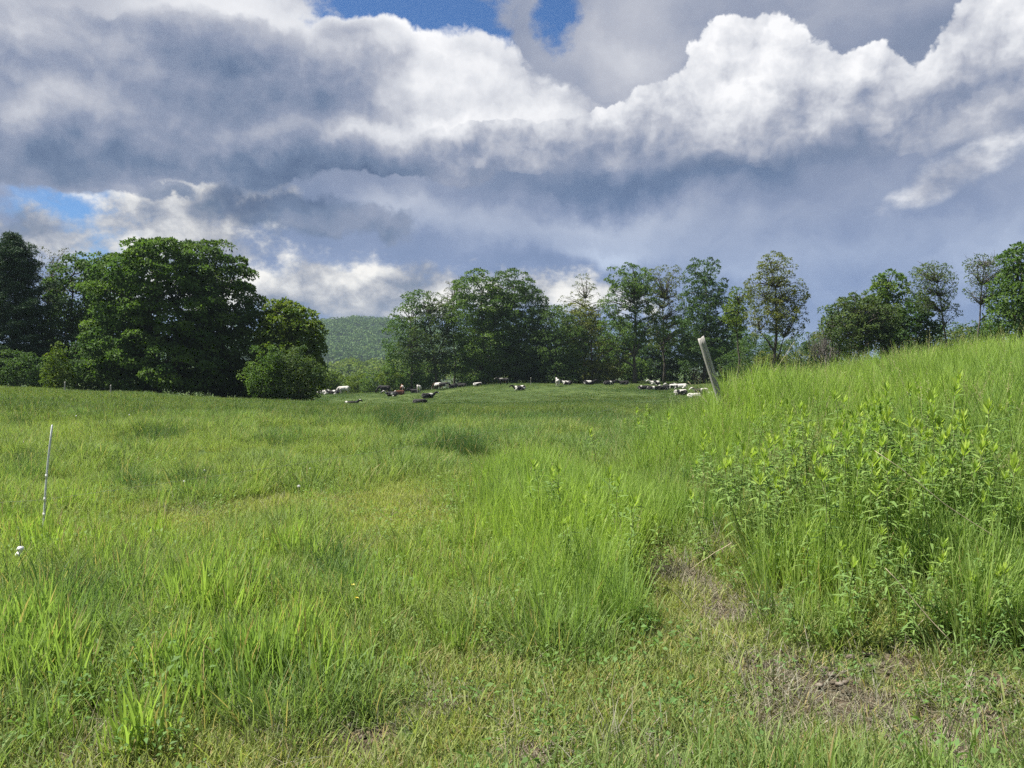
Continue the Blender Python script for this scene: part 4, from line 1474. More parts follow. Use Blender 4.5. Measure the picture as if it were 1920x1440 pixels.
    leafy_tree('maple_tree', b, px_lobes(b, [(1990, 480, 46, 50), (2000, 560, 56, 80)]), top_h(b, 500), .28, L_DARK, M_BARK, 'tree just beyond the right edge of the picture', seed=111, nclump=200, per=56)
    for i, (u, d, w, v, m, lab) in enumerate([
            (1420, 122, 4.8, 622, L_DARK, 'dark bush left of the lone airy tree'), (1490, 124, 4.8, 622, L_GREY, 'olive thicket right of the lone airy tree'), (1550, 116, 4.6, 618, L_OLIVE, 'olive thicket behind the bare dead tree'),
            (1600, 112, 4.2, 620, L_DARK, 'dark thicket behind the low spreading tree'), (1660, 108, 4.0, 600, L_DARK, 'dark thicket below the fresh green maple top'), (1765, 104, 4.0, 612, L_GREY, 'thicket behind the thin leaning tree'),
            (1825, 100, 3.6, 596, L_DARK, 'dark bush between the two sparse trees'), (1885, 88, 3.4, 565, L_MAPLE, 'round green bush below the right-edge tree'), (1445, 112, 2.6, 655, L_OLIVE, 'bush at the foot of the lone airy tree'), (1398, 132, 5.0, 622, L_DARK, 'tall dark brush between the knob-topped maple and the lone airy tree'),
            (1462, 134, 5.4, 618, L_MAPLE, 'green brush seen behind the trunk of the lone airy tree'), (1522, 132, 5.6, 610, L_DARK, 'tall dark brush left of the bare dead tree'), (1535, 104, 2.6, 634, L_DARK, 'low dark bush in front of the bare dead tree'), (1690, 98, 3.0, 630, L_MAPLE, 'low green bush on the bank skyline below the dark small tree'), (1752, 97, 2.8, 626, L_DARK, 'low dark bush left of the curved trunk'),
            (1800, 95, 2.6, 616, L_OLIVE, 'low olive bush right of the curved trunk'), (1850, 91, 2.6, 602, L_DARK, 'low dark bush at the foot of the two-stemmed tree'), (1572, 124, 5.0, 596, L_OLIVE, 'olive brush behind the grey-green small tree'), (1805, 108, 4.8, 590, L_DARK, 'tall dark brush left of the half-bare two-stemmed tree'), (1712, 104, 3.6, 612, L_OLIVE, 'olive thicket below the dark small tree')]):
        b = gp(u, d)
        shrub('hedgerow_bush', b, w, w * .6, top_h(b, v), m, lab, 120 + i, 90, 44, leaf=(.20, .34), rc=(.5, .95), cat='bush')


build_trees()


# ================================================================== hills
def hill_z(x, y):
    z = -16 + 88 * np.exp(-((x + 280) / 265) ** 2 - ((y - 1420) / 330) ** 2)
    z = np.maximum(z, -16 + 60 * np.exp(-((x + 900) / 500) ** 2 - ((y - 1700) / 300) ** 2))
    z = np.maximum(z, -16 + 28 * np.exp(-((x - 500) / 800) ** 2 - ((y - 1800) / 300) ** 2))
    return z + (fbm(x * 0.006, y * 0.006, 61, 3) - 0.5) * 14 * sstep(z, -14, 20)


def ridge_z(x, y):
    return -16 + 11 * np.exp(-((x + 60) / 170) ** 2 - ((y - 560) / 110) ** 2) + (fbm(x * 0.02, y * 0.02, 63, 2) - 0.5) * 4


def build_hills():
    m, g, b = material('forest_floor')
    b.inputs['Base Color'].default_value = (0.03, 0.05, 0.018, 1)
    b.inputs['Roughness'].default_value = 1.0
    for nm, fn, x0, x1, y0, y1, lab in (('hill', hill_z, -1700, 1700, 900, 2300, 'wooded hill in the gap between the tree groups'),
                                        ('valley_ridge', ridge_z, -420, 300, 330, 800, 'low wooded ridge in front of the hill')):
        xs, ys = np.linspace(x0, x1, 90), np.linspace(y0, y1, 60)
        X, Y = np.meshgrid(xs, ys)
        Z = fn(X, Y) - 1.0
        i = np.arange(59)[:, None] * 90 + np.arange(89)[None]
        Q = np.stack([i, i + 1, i + 91, i + 90], -1).reshape(-1, 4)
        o = link_mesh(nm, mesh_from(nm, np.stack([X, Y, Z], -1).reshape(-1, 3), [Q], smooth=True), m)
        tag(o, lab, 'hill', kind='structure')

    def wood(name, fn, n, x0, x1, y0, y1, rad, per, leaf, seed, lab, zmin, mat):
        r = np.random.default_rng(seed)
        x, y = r.uniform(x0, x1, n), r.uniform(y0, y1, n)
        z = fn(x, y)
        k = z > zmin
        x, y, z = x[k], y[k], z[k]
        c = np.stack([x, y, z + rad * r.uniform(.3, 1.5, len(x))], -1)
        d = np.tile([0, -0.5, 0.4], (len(c), 1))
        V, Q, rn, cl = clump_leaves(c, d, r, (rad * .7, rad * 1.35), per, leaf, 0.95, 0.5, 0.8)
        o = link_mesh(name, crown_mesh(name, V, Q, rn, cl, mat))
        tag(o, lab, 'forest', kind='stuff')
    wood('hill_forest', hill_z, 3600, -700, 100, 1000, 1480, 7.2, 60, (2.0, 3.6), 201, 'hazy green forest covering the far hill', -12, L_FAR)
    wood('ridge_forest', ridge_z, 520, -240, 40, 430, 620, 4.2, 60, (1.2, 2.2), 202, 'green wood on the low ridge before the hill', -14, L_LIGHT)


build_hills()

# ================================================================== cows
def cow_material():
    m, g, b = material('cow_hide')
    oi = g.n.new('ShaderNodeObjectInfo')
    sp = g.n.new('ShaderNodeSeparateColor')
    g.l.new(oi.outputs['Color'], sp.inputs[0])
    tc = g.n.new('ShaderNodeTexCoord')
    off = g.comb(g.m('MULTIPLY', sp.outputs[1], 37.0), g.m('MULTIPLY', sp.outputs[1], 11.0), g.m('MULTIPLY', sp.outputs[1], 5.0))
    n = g.noise(g.v('ADD', tc.outputs['Object'], off), 1.25, 1, 0.4, dim='3D')
    f = g.sm(g.m('SUBTRACT', n, sp.outputs[0]), -0.012, 0.012)
    dark = g.mix(sp.outputs[2], (0.014, 0.013, 0.014, 1), (0.115, 0.040, 0.020, 1))
    hair = g.noise(tc.outputs['Object'], 40.0, 3, 0.6, dim='3D')
    white = g.ramp(hair, [(0.3, (0.42, 0.40, 0.36, 1)), (0.7, (0.58, 0.56, 0.52, 1))])
    g.put(b.inputs['Base Color'], g.mix(f, dark, white))
    b.inputs['Roughness'].default_value = 0.7
    b.inputs['Specular IOR Level'].default_value = 0.2
    return m


M_COW = cow_material()
M_UDDER, _g, _b = material('udder_skin')
_b.inputs['Base Color'].default_value = (0.55, 0.33, 0.28, 1)
M_TAIL, _g, _b = material('tail_hair')
_tc = _g.n.new('ShaderNodeTexCoord')
_g.put(_b.inputs['Base Color'], _g.ramp(_g.noise(_tc.outputs['Object'], 12.0, 2, dim='3D'), [(0.35, (0.03, 0.03, 0.03, 1)), (0.6, (0.45, 0.43, 0.40, 1))]))


def loft(sec, ns=14):
    """body sections: (x, y, z, half height, half width) along a path"""
    s = np.array(sec, float)
    p = s[:, :3]
    d = unit(np.gradient(p, axis=0))
    V = []
    t = np.linspace(0, 2 * np.pi, ns, endpoint=False)
    for i in range(len(p)):
        side = np.cross(d[i], [0, 0, 1.0])
        if np.linalg.norm(side) < 0.2:
            side = np.array([0, -1.0, 0])
        side = unit(side)
        upv = np.cross(side, d[i])
        V.append(p[i] + s[i, 3] * np.sin(t)[:, None] * upv + s[i, 4] * np.cos(t)[:, None] * side)
    V.append(p[:1] - d[0] * s[0, 3] * .4)
    V.append(p[-1:] + d[-1] * s[-1, 3] * .4)
    V = np.concatenate(V)
    n = len(p)
    Q = [(i * ns + j, i * ns + (j + 1) % ns, (i + 1) * ns + (j + 1) % ns, (i + 1) * ns + j) for i in range(n - 1) for j in range(ns)]
    T = [((j + 1) % ns, j, n * ns) for j in range(ns)] + [((n - 1) * ns + j, (n - 1) * ns + (j + 1) % ns, n * ns + 1) for j in range(ns)]
    return V, np.array(Q), np.array(T)


def cow_body(pose):
    mb = MB()
    torso = [(-0.90, 0, 1.16, .12, .12), (-0.84, 0, 1.13, .24, .22), (-0.70, 0, 1.08, .31, .28), (-0.42, 0, 1.00, .37, .31), (0.0, 0, 0.95, .41, .35),
             (0.36, 0, 0.97, .39, .30), (0.60, 0, 1.02, .34, .23), (0.80, 0, 1.08, .27, .17)]
    if pose == 'grazing':
        neck = [(1.00, 0, 0.98, .21, .13), (1.18, 0, 0.76, .16, .11)]
        head = [(1.28, 0, 0.60, .14, .11), (1.36, 0, 0.46, .14, .12), (1.42, 0, 0.30, .11, .09), (1.46, 0, 0.16, .085, .08), (1.47, 0, 0.08, .07, .07)]
        ear = (1.24, 0.56)
    elif pose == 'standing':
        neck = [(1.00, 0, 1.22, .20, .12), (1.18, 0, 1.36, .15, .10)]
        head = [(1.30, 0, 1.42, .13, .11), (1.40, 0, 1.38, .14, .12), (1.55, 0, 1.28, .11, .09), (1.68, 0, 1.19, .085, .08), (1.73, 0, 1.16, .07, .07)]
        ear = (1.28, 1.46)
    elif pose == 'resting':
        neck = [(1.00, 0, 1.22, .20, .12), (1.16, 0, 1.38, .15, .10)]
        head = [(1.26, 0, 1.46, .13, .11), (1.38, 0, 1.43, .14, .12), (1.54, 0, 1.34, .11, .09), (1.66, 0, 1.26, .085, .08), (1.71, 0, 1.23, .07, .07)]
        ear = (1.26, 1.50)
    else:                       # curled, head laid back along the flank
        neck = [(0.98, .12, 1.04, .19, .12), (1.06, .34, 0.98, .15, .11)]
        head = [(1.00, .52, 0.96, .13, .11), (0.90, .60, 0.92, .13, .11), (0.74, .64, 0.84, .11, .09), (0.60, .64, 0.78, .085, .08), (0.55, .64, 0.76, .07, .07)]
        ear = (1.02, 1.02)
    lying = pose in ('resting', 'curled')
    mb.add(*loft(torso + neck + head))
    # withers and hips
    def egg(c, rx, ry, rz):
        u, v = np.meshgrid(np.linspace(0, 2 * np.pi, 11)[:-1], np.linspace(-1.35, 1.35, 6))
        V = np.stack([c[0] + rx * np.cos(v) * np.cos(u), c[1] + ry * np.cos(v) * np.sin(u), c[2] + rz * np.sin(v)], -1).reshape(-1, 3)
        Q = [(i * 10 + j, i * 10 + (j + 1) % 10, (i + 1) * 10 + (j + 1) % 10, (i + 1) * 10 + j) for i in range(5) for j in range(10)]
        V = np.vstack([V, [[c[0], c[1], c[2] - rz], [c[0], c[1], c[2] + rz]]])
        T = [((j + 1) % 10, j, 60) for j in range(10)] + [(50 + j, 50 + (j + 1) % 10, 61) for j in range(10)]
        mb.add(V, np.array(Q), np.array(T))
    hp = np.array(head[1][:3])
    for sgn in (-1, 1):
        ey = head[0][1]
        if pose == 'curled':
            mb.add(*loft([(ear[0], ey - .02, ear[1], .05, .03), (ear[0] + .06, ey + sgn * .10, ear[1] + .02, .06, .025), (ear[0] + .1, ey + sgn * .2, ear[1], .02, .02)], 8))
        else:
            mb.add(*loft([(ear[0], ey + sgn * .07, ear[1], .045, .03), (ear[0] - .02, ey + sgn * .16, ear[1] + .01, .06, .028), (ear[0] - .02, ey + sgn * .26, ear[1] - .02, .02, .02)], 8))
        if not lying:
            k = 0.05 * sgn
            mb.tube([(.50 + k, sgn * .16, .95), (.52 + k, sgn * .17, .70), (.52 + k, sgn * .16, .42), (.54 + k, sgn * .16, .36), (.53 + k, sgn * .16, .09), (.55 + k, sgn * .16, 0.0)],
                    [.15, .105, .062, .062, .042, .062], 10)
            mb.tube([(-.62 + k, sgn * .17, 1.02), (-.60 + k, sgn * .20, .76), (-.66 + k, sgn * .18, .56), (-.76 + k, sgn * .17, .44), (-.72 + k, sgn * .17, .09), (-.70 + k, sgn * .17, 0.0)],
                    [.24, .19, .095, .066, .044, .062], 10)
        else:
            mb.tube([(.50, sgn * .18, .86), (.74, sgn * .20, .66), (.80, sgn * .20, .61), (.62, sgn * .17, .60), (.44, sgn * .15, .60)], [.15, .085, .065, .05, .055], 10)
            egg((-.52, sgn * .24, .84), .34, .17, .27)
            mb.tube([(-.40, sgn * .30, .72), (-.10, sgn * .37, .62), (-.30, sgn * .40, .61), (-.06, sgn * .42, .60)], [.12, .08, .055, .055], 10)
    me0 = mb.mesh('cow_raw')
    o = bpy.data.objects.new('cow_raw', me0)
    COL.objects.link(o)
    rm = o.modifiers.new('r', 'REMESH')
    rm.mode = 'VOXEL'
    rm.voxel_size = 0.034
    rm.use_smooth_shade = True
    sm_ = o.modifiers.new('s', 'SMOOTH')
    sm_.iterations = 3
    sm_.factor = 0.5
    bpy.context.view_layer.update()
    dg = bpy.context.evaluated_depsgraph_get()
    me = bpy.data.meshes.new_from_object(o.evaluated_get(dg))
    me.name = 'cow_' + pose
    bpy.data.objects.remove(o)
    v = np.empty(len(me.vertices) * 3, np.float32)
    me.vertices.foreach_get('co', v)
    v = v.reshape(-1, 3)
    if lying:
        v[:, 2] -= 0.56
        low = v[:, 2] < 0.02
        v[low, 2] = 0.02 + (v[low, 2] - 0.02) * 0.15
    me.vertices.foreach_set('co', v.ravel())
    me.polygons.foreach_set('use_smooth', np.ones(len(me.polygons), bool))
    me.materials.clear()
    me.materials.append(M_COW)
    me.update()
    # tail and udder
    dz = -0.56 if lying else 0.0
    tb = MB()
    if lying:
        tb.tube([(-.88, 0, 1.20 + dz), (-.98, .05, 1.0 + dz), (-.98, .12, .75 + dz), (-.92, .2, .62 + dz)], [.035, .028, .03, .012], 6)
    else:
        tb.tube([(-.88, 0, 1.22), (-.97, 0, 1.10), (-.99, 0, .80), (-.97, 0, .58), (-.96, .01, .40)], [.035, .028, .022, .045, .012], 6)
    tail = tb.mesh('tail')
    tail.materials.append(M_TAIL)
    ud = None
    if not lying:
        ub = MB()
        ub.add(*loft([(-.60, 0, .66, .06, .08), (-.52, 0, .60, .13, .15), (-.40, 0, .58, .13, .15), (-.28, 0, .62, .06, .09)], 10))
        for sx in (-.5, -.4):
            for sy in (-.06, .06):
                ub.tube([(sx, sy, .5), (sx, sy, .42)], [.02, .012], 5)
        ud = ub.mesh('udder')
        ud.materials.append(M_UDDER)
    return me, tail, ud


def build_cows():
    poses = {p: cow_body(p) for p in ('grazing', 'standing', 'resting', 'curled')}
    # photo column, distance, heading in degrees (0 = facing right, 90 = away, 180 = left, 270 = towards the camera), pose, white share 0..1, seed, brown, size, label
    W = lambda s: 0.50 + (0.5 - s) * 0.42 + 0.035        # threshold on the hide pattern
    herd = [
        (607, 133, 180, 'curled', .85, .11, 0, 1.0, 'white cow lying at the left end of the herd'),
        (626, 134, 170, 'resting', .35, .23, 0, .95, 'dark cow lying just behind the grazing white cow'),
        (645, 132, 180, 'grazing', .92, .31, 0, 1.0, 'white cow with dark belly grazing, left of the black cow'),
        (721, 131, 182, 'grazing', .02, .42, 0, 1.06, 'all-black cow grazing side-on'),
        (735, 124, 185, 'resting', .50, .53, 0, 1.0, 'black and white cow lying in front of the black cow'),
        (749, 128, 200, 'curled', .12, .61, .7, .95, 'dark brown cow lying before the brown and white cow'),
        (754, 134, 100, 'standing', .52, .74, 1.0, 1.05, 'brown and white cow standing with its rump to the viewer'),
        (786, 134, 268, 'standing', .72, .83, 0, 1.0, 'white cow with black patch standing head-on below the leaning tree'),
        (778, 135, 180, 'resting', .04, .92, 0, .9, 'small black cow lying beside the head-on white cow'),
        (802, 118, 15, 'resting', .30, .17, 0, 1.05, 'grey-black cow with white shoulder lying on the slope'),
        (786, 104, 355, 'curled', .22, .27, 0, .95, 'black cow with white rump lying nearest in the middle of the field'),
        (657, 101, 8, 'resting', .06, .37, 0, .95, 'black calf-like cow lying low in the long grass'),
        (822, 140, 150, 'grazing', .45, .47, .3, 1.0, 'mottled cow grazing under the leaning tree'),
        (833, 138, 350, 'grazing', .38, .57, 0, 1.0, 'black cow with white saddle grazing under the leaning tree'),
        (850, 142, 10, 'resting', .22, .67, 0, .95, 'dark cow lying in the shade right of the saddle-marked cow'),
        (866, 144, 180, 'resting', .15, .77, 0, .9, 'dark cow lying deep in the shade of the double-crowned maple'),
        (896, 145, 200, 'curled', .60, .87, 0, .85, 'pale cow mostly hidden by the rise in the shade'),
        (944, 140, 180, 'standing', .30, .97, 0, .95, 'black cow with white legs standing in front of the double-crowned maple'),
        (975, 127, 175, 'resting', .52, .13, 0, 1.05, 'black and white cow lying alone on the rise in mid-field'),
        (1045, 134, 95, 'standing', .80, .21, 0, 1.0, 'white cow with black patches seen from behind under the low dark tree'),
        (1064, 139, 170, 'resting', .35, .33, 0, .95, 'dark cow lying to the right of the white cow seen from behind'),
        (1104, 144, 5, 'resting', .40, .41, 0, 1.05, 'dark cow with white face lying on the skyline left of the forked maple'),
        (1142, 145, 8, 'resting', .25, .51, 0, 1.05, 'dark cow lying on the skyline under the forked maple'),
        (1170, 144, 180, 'resting', .08, .63, 0, .95, 'black cow lying right of the forked maple trunk'),
        (1228, 143, 185, 'resting', .62, .71, 0, 1.0, 'white-fronted cow lying behind the resting row'),
        (1208, 125, 180, 'curled', .42, .81, 0, 1.0, 'black and white cow lying at the left end of the resting row'),
        (1224, 123, 5, 'resting', .40, .91, 0, .95, 'black cow with white flank, second in the resting row'),
        (1244, 124, 180, 'curled', .30, .19, 0, 1.05, 'mostly black cow, third in the resting row'),
        (1262, 127, 190, 'resting', .70, .29, 0, 1.0, 'white cow with black shoulder behind the resting row'),
        (1278, 127, 170, 'resting', .78, .39, 0, 1.0, 'nearly white cow lying at the right end of the resting row'),
        (1277, 109, 185, 'curled', .58, .49, 0, 1.0, 'black and white cow curled up in front of the resting row'),
        (1316, 112, 170, 'resting', .45, .59, 0, 1.05, 'black and white cow lying left of the wooden post, farther back'),
        (1303, 101, 180, 'curled', .78, .69, 0, .95, 'white cow lying left of the wooden post'),
        (1322, 97, 268, 'grazing', .30, .79, 0, 1.0, 'black cow with white face grazing towards the viewer by the wooden post'),
        (1334, 104, 185, 'resting', .82, .89, 0, .95, 'white cow half hidden by the wooden post'),
    ]
    for (u, d, ang, pose, ws, sd_, br, k, lab) in herd:
        d = min(d, 139)
        dd_ = np.linspace(d * 0.86, d, 60)
        zz_ = ground((u - 960.0) / FPX * dd_, dd_)
        el_ = (zz_ - CAM_Z) / dd_
        if (zz_[-1] + 0.02 - CAM_Z) / d < el_.max():          # hidden by the rise: step forward on to its brow
            d = float(dd_[np.argmax(el_)])
        x = (u - 960.0) / FPX * d
        a = R(ang)
        z = gz(x, d)
        root = empty('cow', (x, d, z + 0.03), a)
        k *= 0.98
        root.scale = (k, k, k)
        tag(root, lab, 'cow', 'dairy cows in the far field')
        body, tail, ud = poses[pose]
        # sit on the slope
        e = 0.8
        fx, fy = math.cos(a), math.sin(a)
        p_ = math.atan2(gz(x + fx * e, d + fy * e) - gz(x - fx * e, d - fy * e), 2 * e)
        q_ = math.atan2(gz(x - fy * .3, d + fx * .3) - gz(x + fy * .3, d - fx * .3), .6)
        root.rotation_euler = (q_, -p_, a)
        b = link_mesh('body', body, None, root)
        b.color = (W(ws), sd_, br, 1)
        t = link_mesh('tail', tail, None, root)
        if ud is not None:
            link_mesh('udder', ud, None, root)


build_cows()

# ================================================================== fence
def wood_material():
    m, g, b = material('weathered_wood')
    tc = g.n.new('ShaderNodeTexCoord')
    P = tc.outputs['Object']
    n1 = g.noise(g.v('MULTIPLY', P, (60, 60, 2.2)), 1.0, 5, 0.6, dim='3D')
    n2 = g.noise(g.v('MULTIPLY', P, (9, 9, 3)), 1.0, 4, 0.6, dim='3D')
    c = g.ramp(n1, [(0.30, (0.12, 0.115, 0.105, 1)), (0.46, (0.30, 0.29, 0.27, 1)), (0.75, (0.42, 0.41, 0.385, 1))])
    c = g.mix(g.sm(n2, 0.5, 0.75), c, (0.20, 0.20, 0.15, 1))
    g.put(b.inputs['Base Color'], c)
    b.inputs['Roughness'].default_value = 0.9
    bp = g.n.new('ShaderNodeBump')
    bp.inputs['Strength'].default_value = 0.7
    bp.inputs['Distance'].default_value = 0.006
    g.put(bp.inputs['Height'], n1)
    g.l.new(bp.outputs[0], b.inputs['Normal'])
    return m


def plain(name, col, rough=0.6, metal=0.0, bump=None):
    m, g, b = material(name)
    tc = g.n.new('ShaderNodeTexCoord')
    n = g.noise(tc.outputs['Object'], 30.0, 4, 0.6, dim='3D')
    c2 = tuple(v * 0.72 for v in col[:3]) + (1,)
    g.put(b.inputs['Base Color'], g.ramp(n, [(0.35, c2), (0.65, col)]))
    b.inputs['Roughness'].default_value = rough
    b.inputs['Metallic'].default_value = metal
    return m


M_WOOD = wood_material()
M_FIBRE = plain('white_fibreglass', (0.66, 0.68, 0.70, 1), 0.5)
M_PLAST = plain('white_plastic', (0.78, 0.78, 0.76, 1), 0.4)
M_WIRE = plain('fence_wire', (0.20, 0.22, 0.18, 1), 0.6, 0.2)
M_ROD = plain('dark_steel', (0.05, 0.05, 0.055, 1), 0.5, 0.7)


def wooden_post(name, foot, top, w, dpt, label, seed=0, cat='fence post'):
    """square weathered post with chamfered edges, splits and a worn top"""
    r = np.random.default_rng(seed)
    foot, top = Vector(foot), Vector(top)
    ax = top - foot
    L = ax.length
    root = empty(name, foot)
    zx = ax.normalized()
    xx = Vector((1, 0, 0))
    xx = (xx - zx * xx.dot(zx)).normalized()
    yx = zx.cross(xx)
    root.rotation_euler = Matrix((xx, yx, zx)).transposed().to_euler()
    tag(root, label, cat)
    nz, prof = 15, []
    hw, hd, c = w / 2, dpt / 2, w * 0.14
    base = [(-hw, -hd + c), (-hw + c, -hd), (-hw * .16, -hd), (-hw * .12, -hd + c * .5), (-hw * .08, -hd), (hw - c, -hd), (hw, -hd + c), (hw, hd - c), (hw - c, hd), (-hw + c, hd), (-hw, hd - c)]
    V = []
    for i in range(nz):
        t = i / (nz - 1)
        k = 1.04 - 0.10 * t
        for (x, y) in base:
            V.append((x * k + r.normal(0, w * .012), y * k + r.normal(0, w * .012), L * t + (r.normal(0, .012) + 0.02 * (x / hw) if i == nz - 1 else 0)))
    m = len(base)
    Q = [(i * m + j, i * m + (j + 1) % m, (i + 1) * m + (j + 1) % m, (i + 1) * m + j) for i in range(nz - 1) for j in range(m)]
    V.append((0, 0, L - 0.01))
    T = [((nz - 1) * m + j, (nz - 1) * m + (j + 1) % m, nz * m) for j in range(m)]
    me = mesh_from('timber', np.array(V), [np.array(Q), np.array(T)])
    link_mesh('timber', me, M_WOOD, root)
    return root, L


def staple(parent, z, y):
    mb = MB()
    mb.tube([(-.012, y + .01, z), (-.012, y - .008, z), (.012, y - .008, z), (.012, y + .01, z)], [.0025] * 4, 5)
    link_mesh('staple', mb.mesh('staple'), M_ROD, parent)


def build_fence():
    # leaning wooden post at the end of the bank
    D = 12.0
    top, low = at(1314, 633, D), at(1346, 735, D)
    dirn = (low - top).normalized()
    foot = top + dirn * ((top.z - (gz(low.x, D) - 0.25)) / -dirn.z)
    rt, L = wooden_post('fence_post', foot, top, 0.098, 0.09, 'leaning weathered grey wooden fence post at the left end of the bank', 3)
    staple(rt, L - 0.42, -0.055)
    staple(rt, L - 0.70, -0.055)
    # white rod post on the left
    d = 6.7
    a, b_ = at(98, 797, d), at(80, 1003, d)
    b_.z = gz(b_.x, d) - 0.05
    root = empty('electric_fence_post', b_)
    tag(root, 'thin white electric fence rod standing in the pasture on the left', 'fence post')
    rel = a - b_
    t = np.linspace(0, 1, 8)
    pth = np.stack([rel.x * t - 0.018 * np.sin(np.pi * t), rel.y * t, rel.z * t], -1)
    mb = MB()
    mb.tube(pth, [0.0085] * 7 + [0.0075], 8)
    link_mesh('rod', mb.mesh('rod'), M_FIBRE, root)
    clips = []
    for zf in (0.30, 0.42, 0.60):
        c = np.array([rel.x * zf - .018 * math.sin(math.pi * zf), 0, rel.z * zf])
        cb = MB()
        cb.tube([c + (0, 0, -.02), c + (0, 0, .02)], [.0105, .0105], 8)
        cb.tube([c + (0, -.012, 0), c + (.012, -.034, .008), c + (.022, -.03, .018)], [.004, .004, .003], 6)
        link_mesh('clip', cb.mesh('clip'), M_PLAST, root)
        clips.append(Vector(c) + b_)
    # dark rod with white insulator at the left edge
    p = at(38, 1034, 5.7)
    g0 = gz(p.x, 5.7)
    root = empty('insulator_rod', (p.x, 5.7, g0))
    tag(root, 'thin dark rod with a white double insulator at the left edge', 'fence insulator')
    mb = MB()
    mb.tube([(0, 0, -.1), (0.002, 0, .2), (0, 0, p.z - g0 + .14)], [.0035, .0035, .003], 6)
    link_mesh('rod', mb.mesh('rod'), M_ROD, root)
    for k, (dx, dz, rr) in enumerate(((.003, .019, .026), (-.005, -.022, .029))):
        q = MB()
        c = np.array([dx, 0, p.z - g0 + dz])
        zz = np.linspace(-1, 1, 9)
        q.tube([c + (0, 0, rr * .85 * s) for s in zz], [max(.004, rr * math.sqrt(max(0, 1 - s * s))) for s in zz], 12)
        link_mesh('insulator', q.mesh('insulator'), M_PLAST, root)
    # wire from the left edge past the rod to the wooden post
    post_pt = top + dirn * 0.80
    pts = [Vector((p.x - 3.0, 5.0, gz(p.x - 3.0, 5.0) + .45)), clips[1] + Vector((0, -.03, 0))]
    n = 24
    out = []
    for s in np.linspace(0, 1, n):
        q = clips[1].lerp(post_pt, float(s))
        q.z -= 0.10 * math.sin(math.pi * s)
        out.append(q)
    mb = MB()
    mb.tube([tuple(v) for v in [pts[0]] + out], [.0011] * (n + 1), 5)
    o = link_mesh('fence_wire', mb.mesh('fence_wire'), M_WIRE)
    tag(o, 'thin electric fence wire strung from the white rod to the wooden post', 'wire')
    # small far posts
    for (u, v0, v1, d_, lab) in ((121, 716, 730, 63, 'small pale fence stake before the shrubs at the far left'), (207, 722, 734, 64, 'small pale fence stake in front of the big maple'),
                                 (995, 708, 722, 137, 'small pale fence stake under the double-crowned maple')):
        tp = at(u, v0, d_)
        x = tp.x
        wooden_post('fence_stake', (x, d_, gz(x, d_) - .2), (x + .03, d_, max(tp.z, gz(x, d_) + .7)), .09, .09, lab, 5, 'fence stake')


build_fence()

# ================================================================== leafy stalks on the bank
M_GOLD = leaf_material('goldenrod_leaves', (0.135, 0.225, 0.07, 1), (0.19, 0.29, 0.085, 1), 0.40)
M_GOLDT = leaf_material('goldenrod_tips', (0.23, 0.34, 0.065, 1), (0.30, 0.40, 0.08, 1), 0.42)
M_STEM = plain('green_stem', (0.16, 0.20, 0.06, 1), 0.6)


def lance_leaves(c, d, nr, ln, wd, droop):
    """narrow pointed leaves of three quads, bending down"""
    n = len(c)
    side = unit(np.cross(d, nr))
    s = np.array([0, .35, .7, 1.0])
    wp = np.array([.25, 1.0, .7, .03])
    V = np.zeros((n, 4, 2, 3))
    for i in range(4):
        ctr = c + d * (ln * s[i])[:, None] - np.array([0, 0, 1.0]) * (droop * ln * s[i] ** 2)[:, None]
        V[:, i, 0] = ctr - side * (wd * wp[i] * .5)[:, None]
        V[:, i, 1] = ctr + side * (wd * wp[i] * .5)[:, None]
    q = np.array([(0, 1, 3, 2), (2, 3, 5, 4), (4, 5, 7, 6)])
    Q = (q[None] + (np.arange(n) * 8)[:, None, None]).reshape(-1, 4)
    return V.reshape(-1, 3), Q


def goldenrod_parts(seed):
    r = np.random.default_rng(seed)
    H = r.uniform(0.50, 0.70)
    pth = wob((0, 0, -.03), (r.normal(0, .04), r.normal(0, .04), H), r, 6, .05)
    mb = MB()
    mb.tube(pth, 0.0032 * np.linspace(1.2, .6, 6), 5)
    stem = mb.mesh('stem')
    stem.materials.append(M_STEM)

    def ring(n, z0, z1, lmin, lmax, el0, el1, w, droop):
        t = np.sort(r.uniform(z0, z1, n))
        c = np.stack([np.interp(t, np.linspace(0, 1, 6), pth[:, k]) for k in range(3)], -1)
        a = np.arange(n) * 2.4 + r.normal(0, .3, n)
        e = np.interp(t, [z0, z1], [el0, el1]) + r.normal(0, .12, n)
        d = np.stack([np.cos(a) * np.cos(e), np.sin(a) * np.cos(e), np.sin(e)], -1)
        nr = unit(np.stack([-np.cos(a) * np.sin(e), -np.sin(a) * np.sin(e), np.cos(e)], -1) + r.normal(0, .15, (n, 3)))
        ln = r.uniform(lmin, lmax, n)
        V, Q = lance_leaves(c, d, nr, ln, ln * w, r.uniform(.4, 1.4, n) * droop)
        return V, Q, np.repeat(r.uniform(0, 1, n), 8), np.repeat(r.uniform(.2, .8, n), 8)
    lv = crown_mesh('leaves', *ring(36, .18, .93, .07, .125, .05, .55, .17, .45), M_GOLD)
    tp = crown_mesh('leaf_tuft', *ring(14, .93, 1.0, .045, .085, .75, 1.35, .20, .05), M_GOLDT)
    return stem, lv, tp


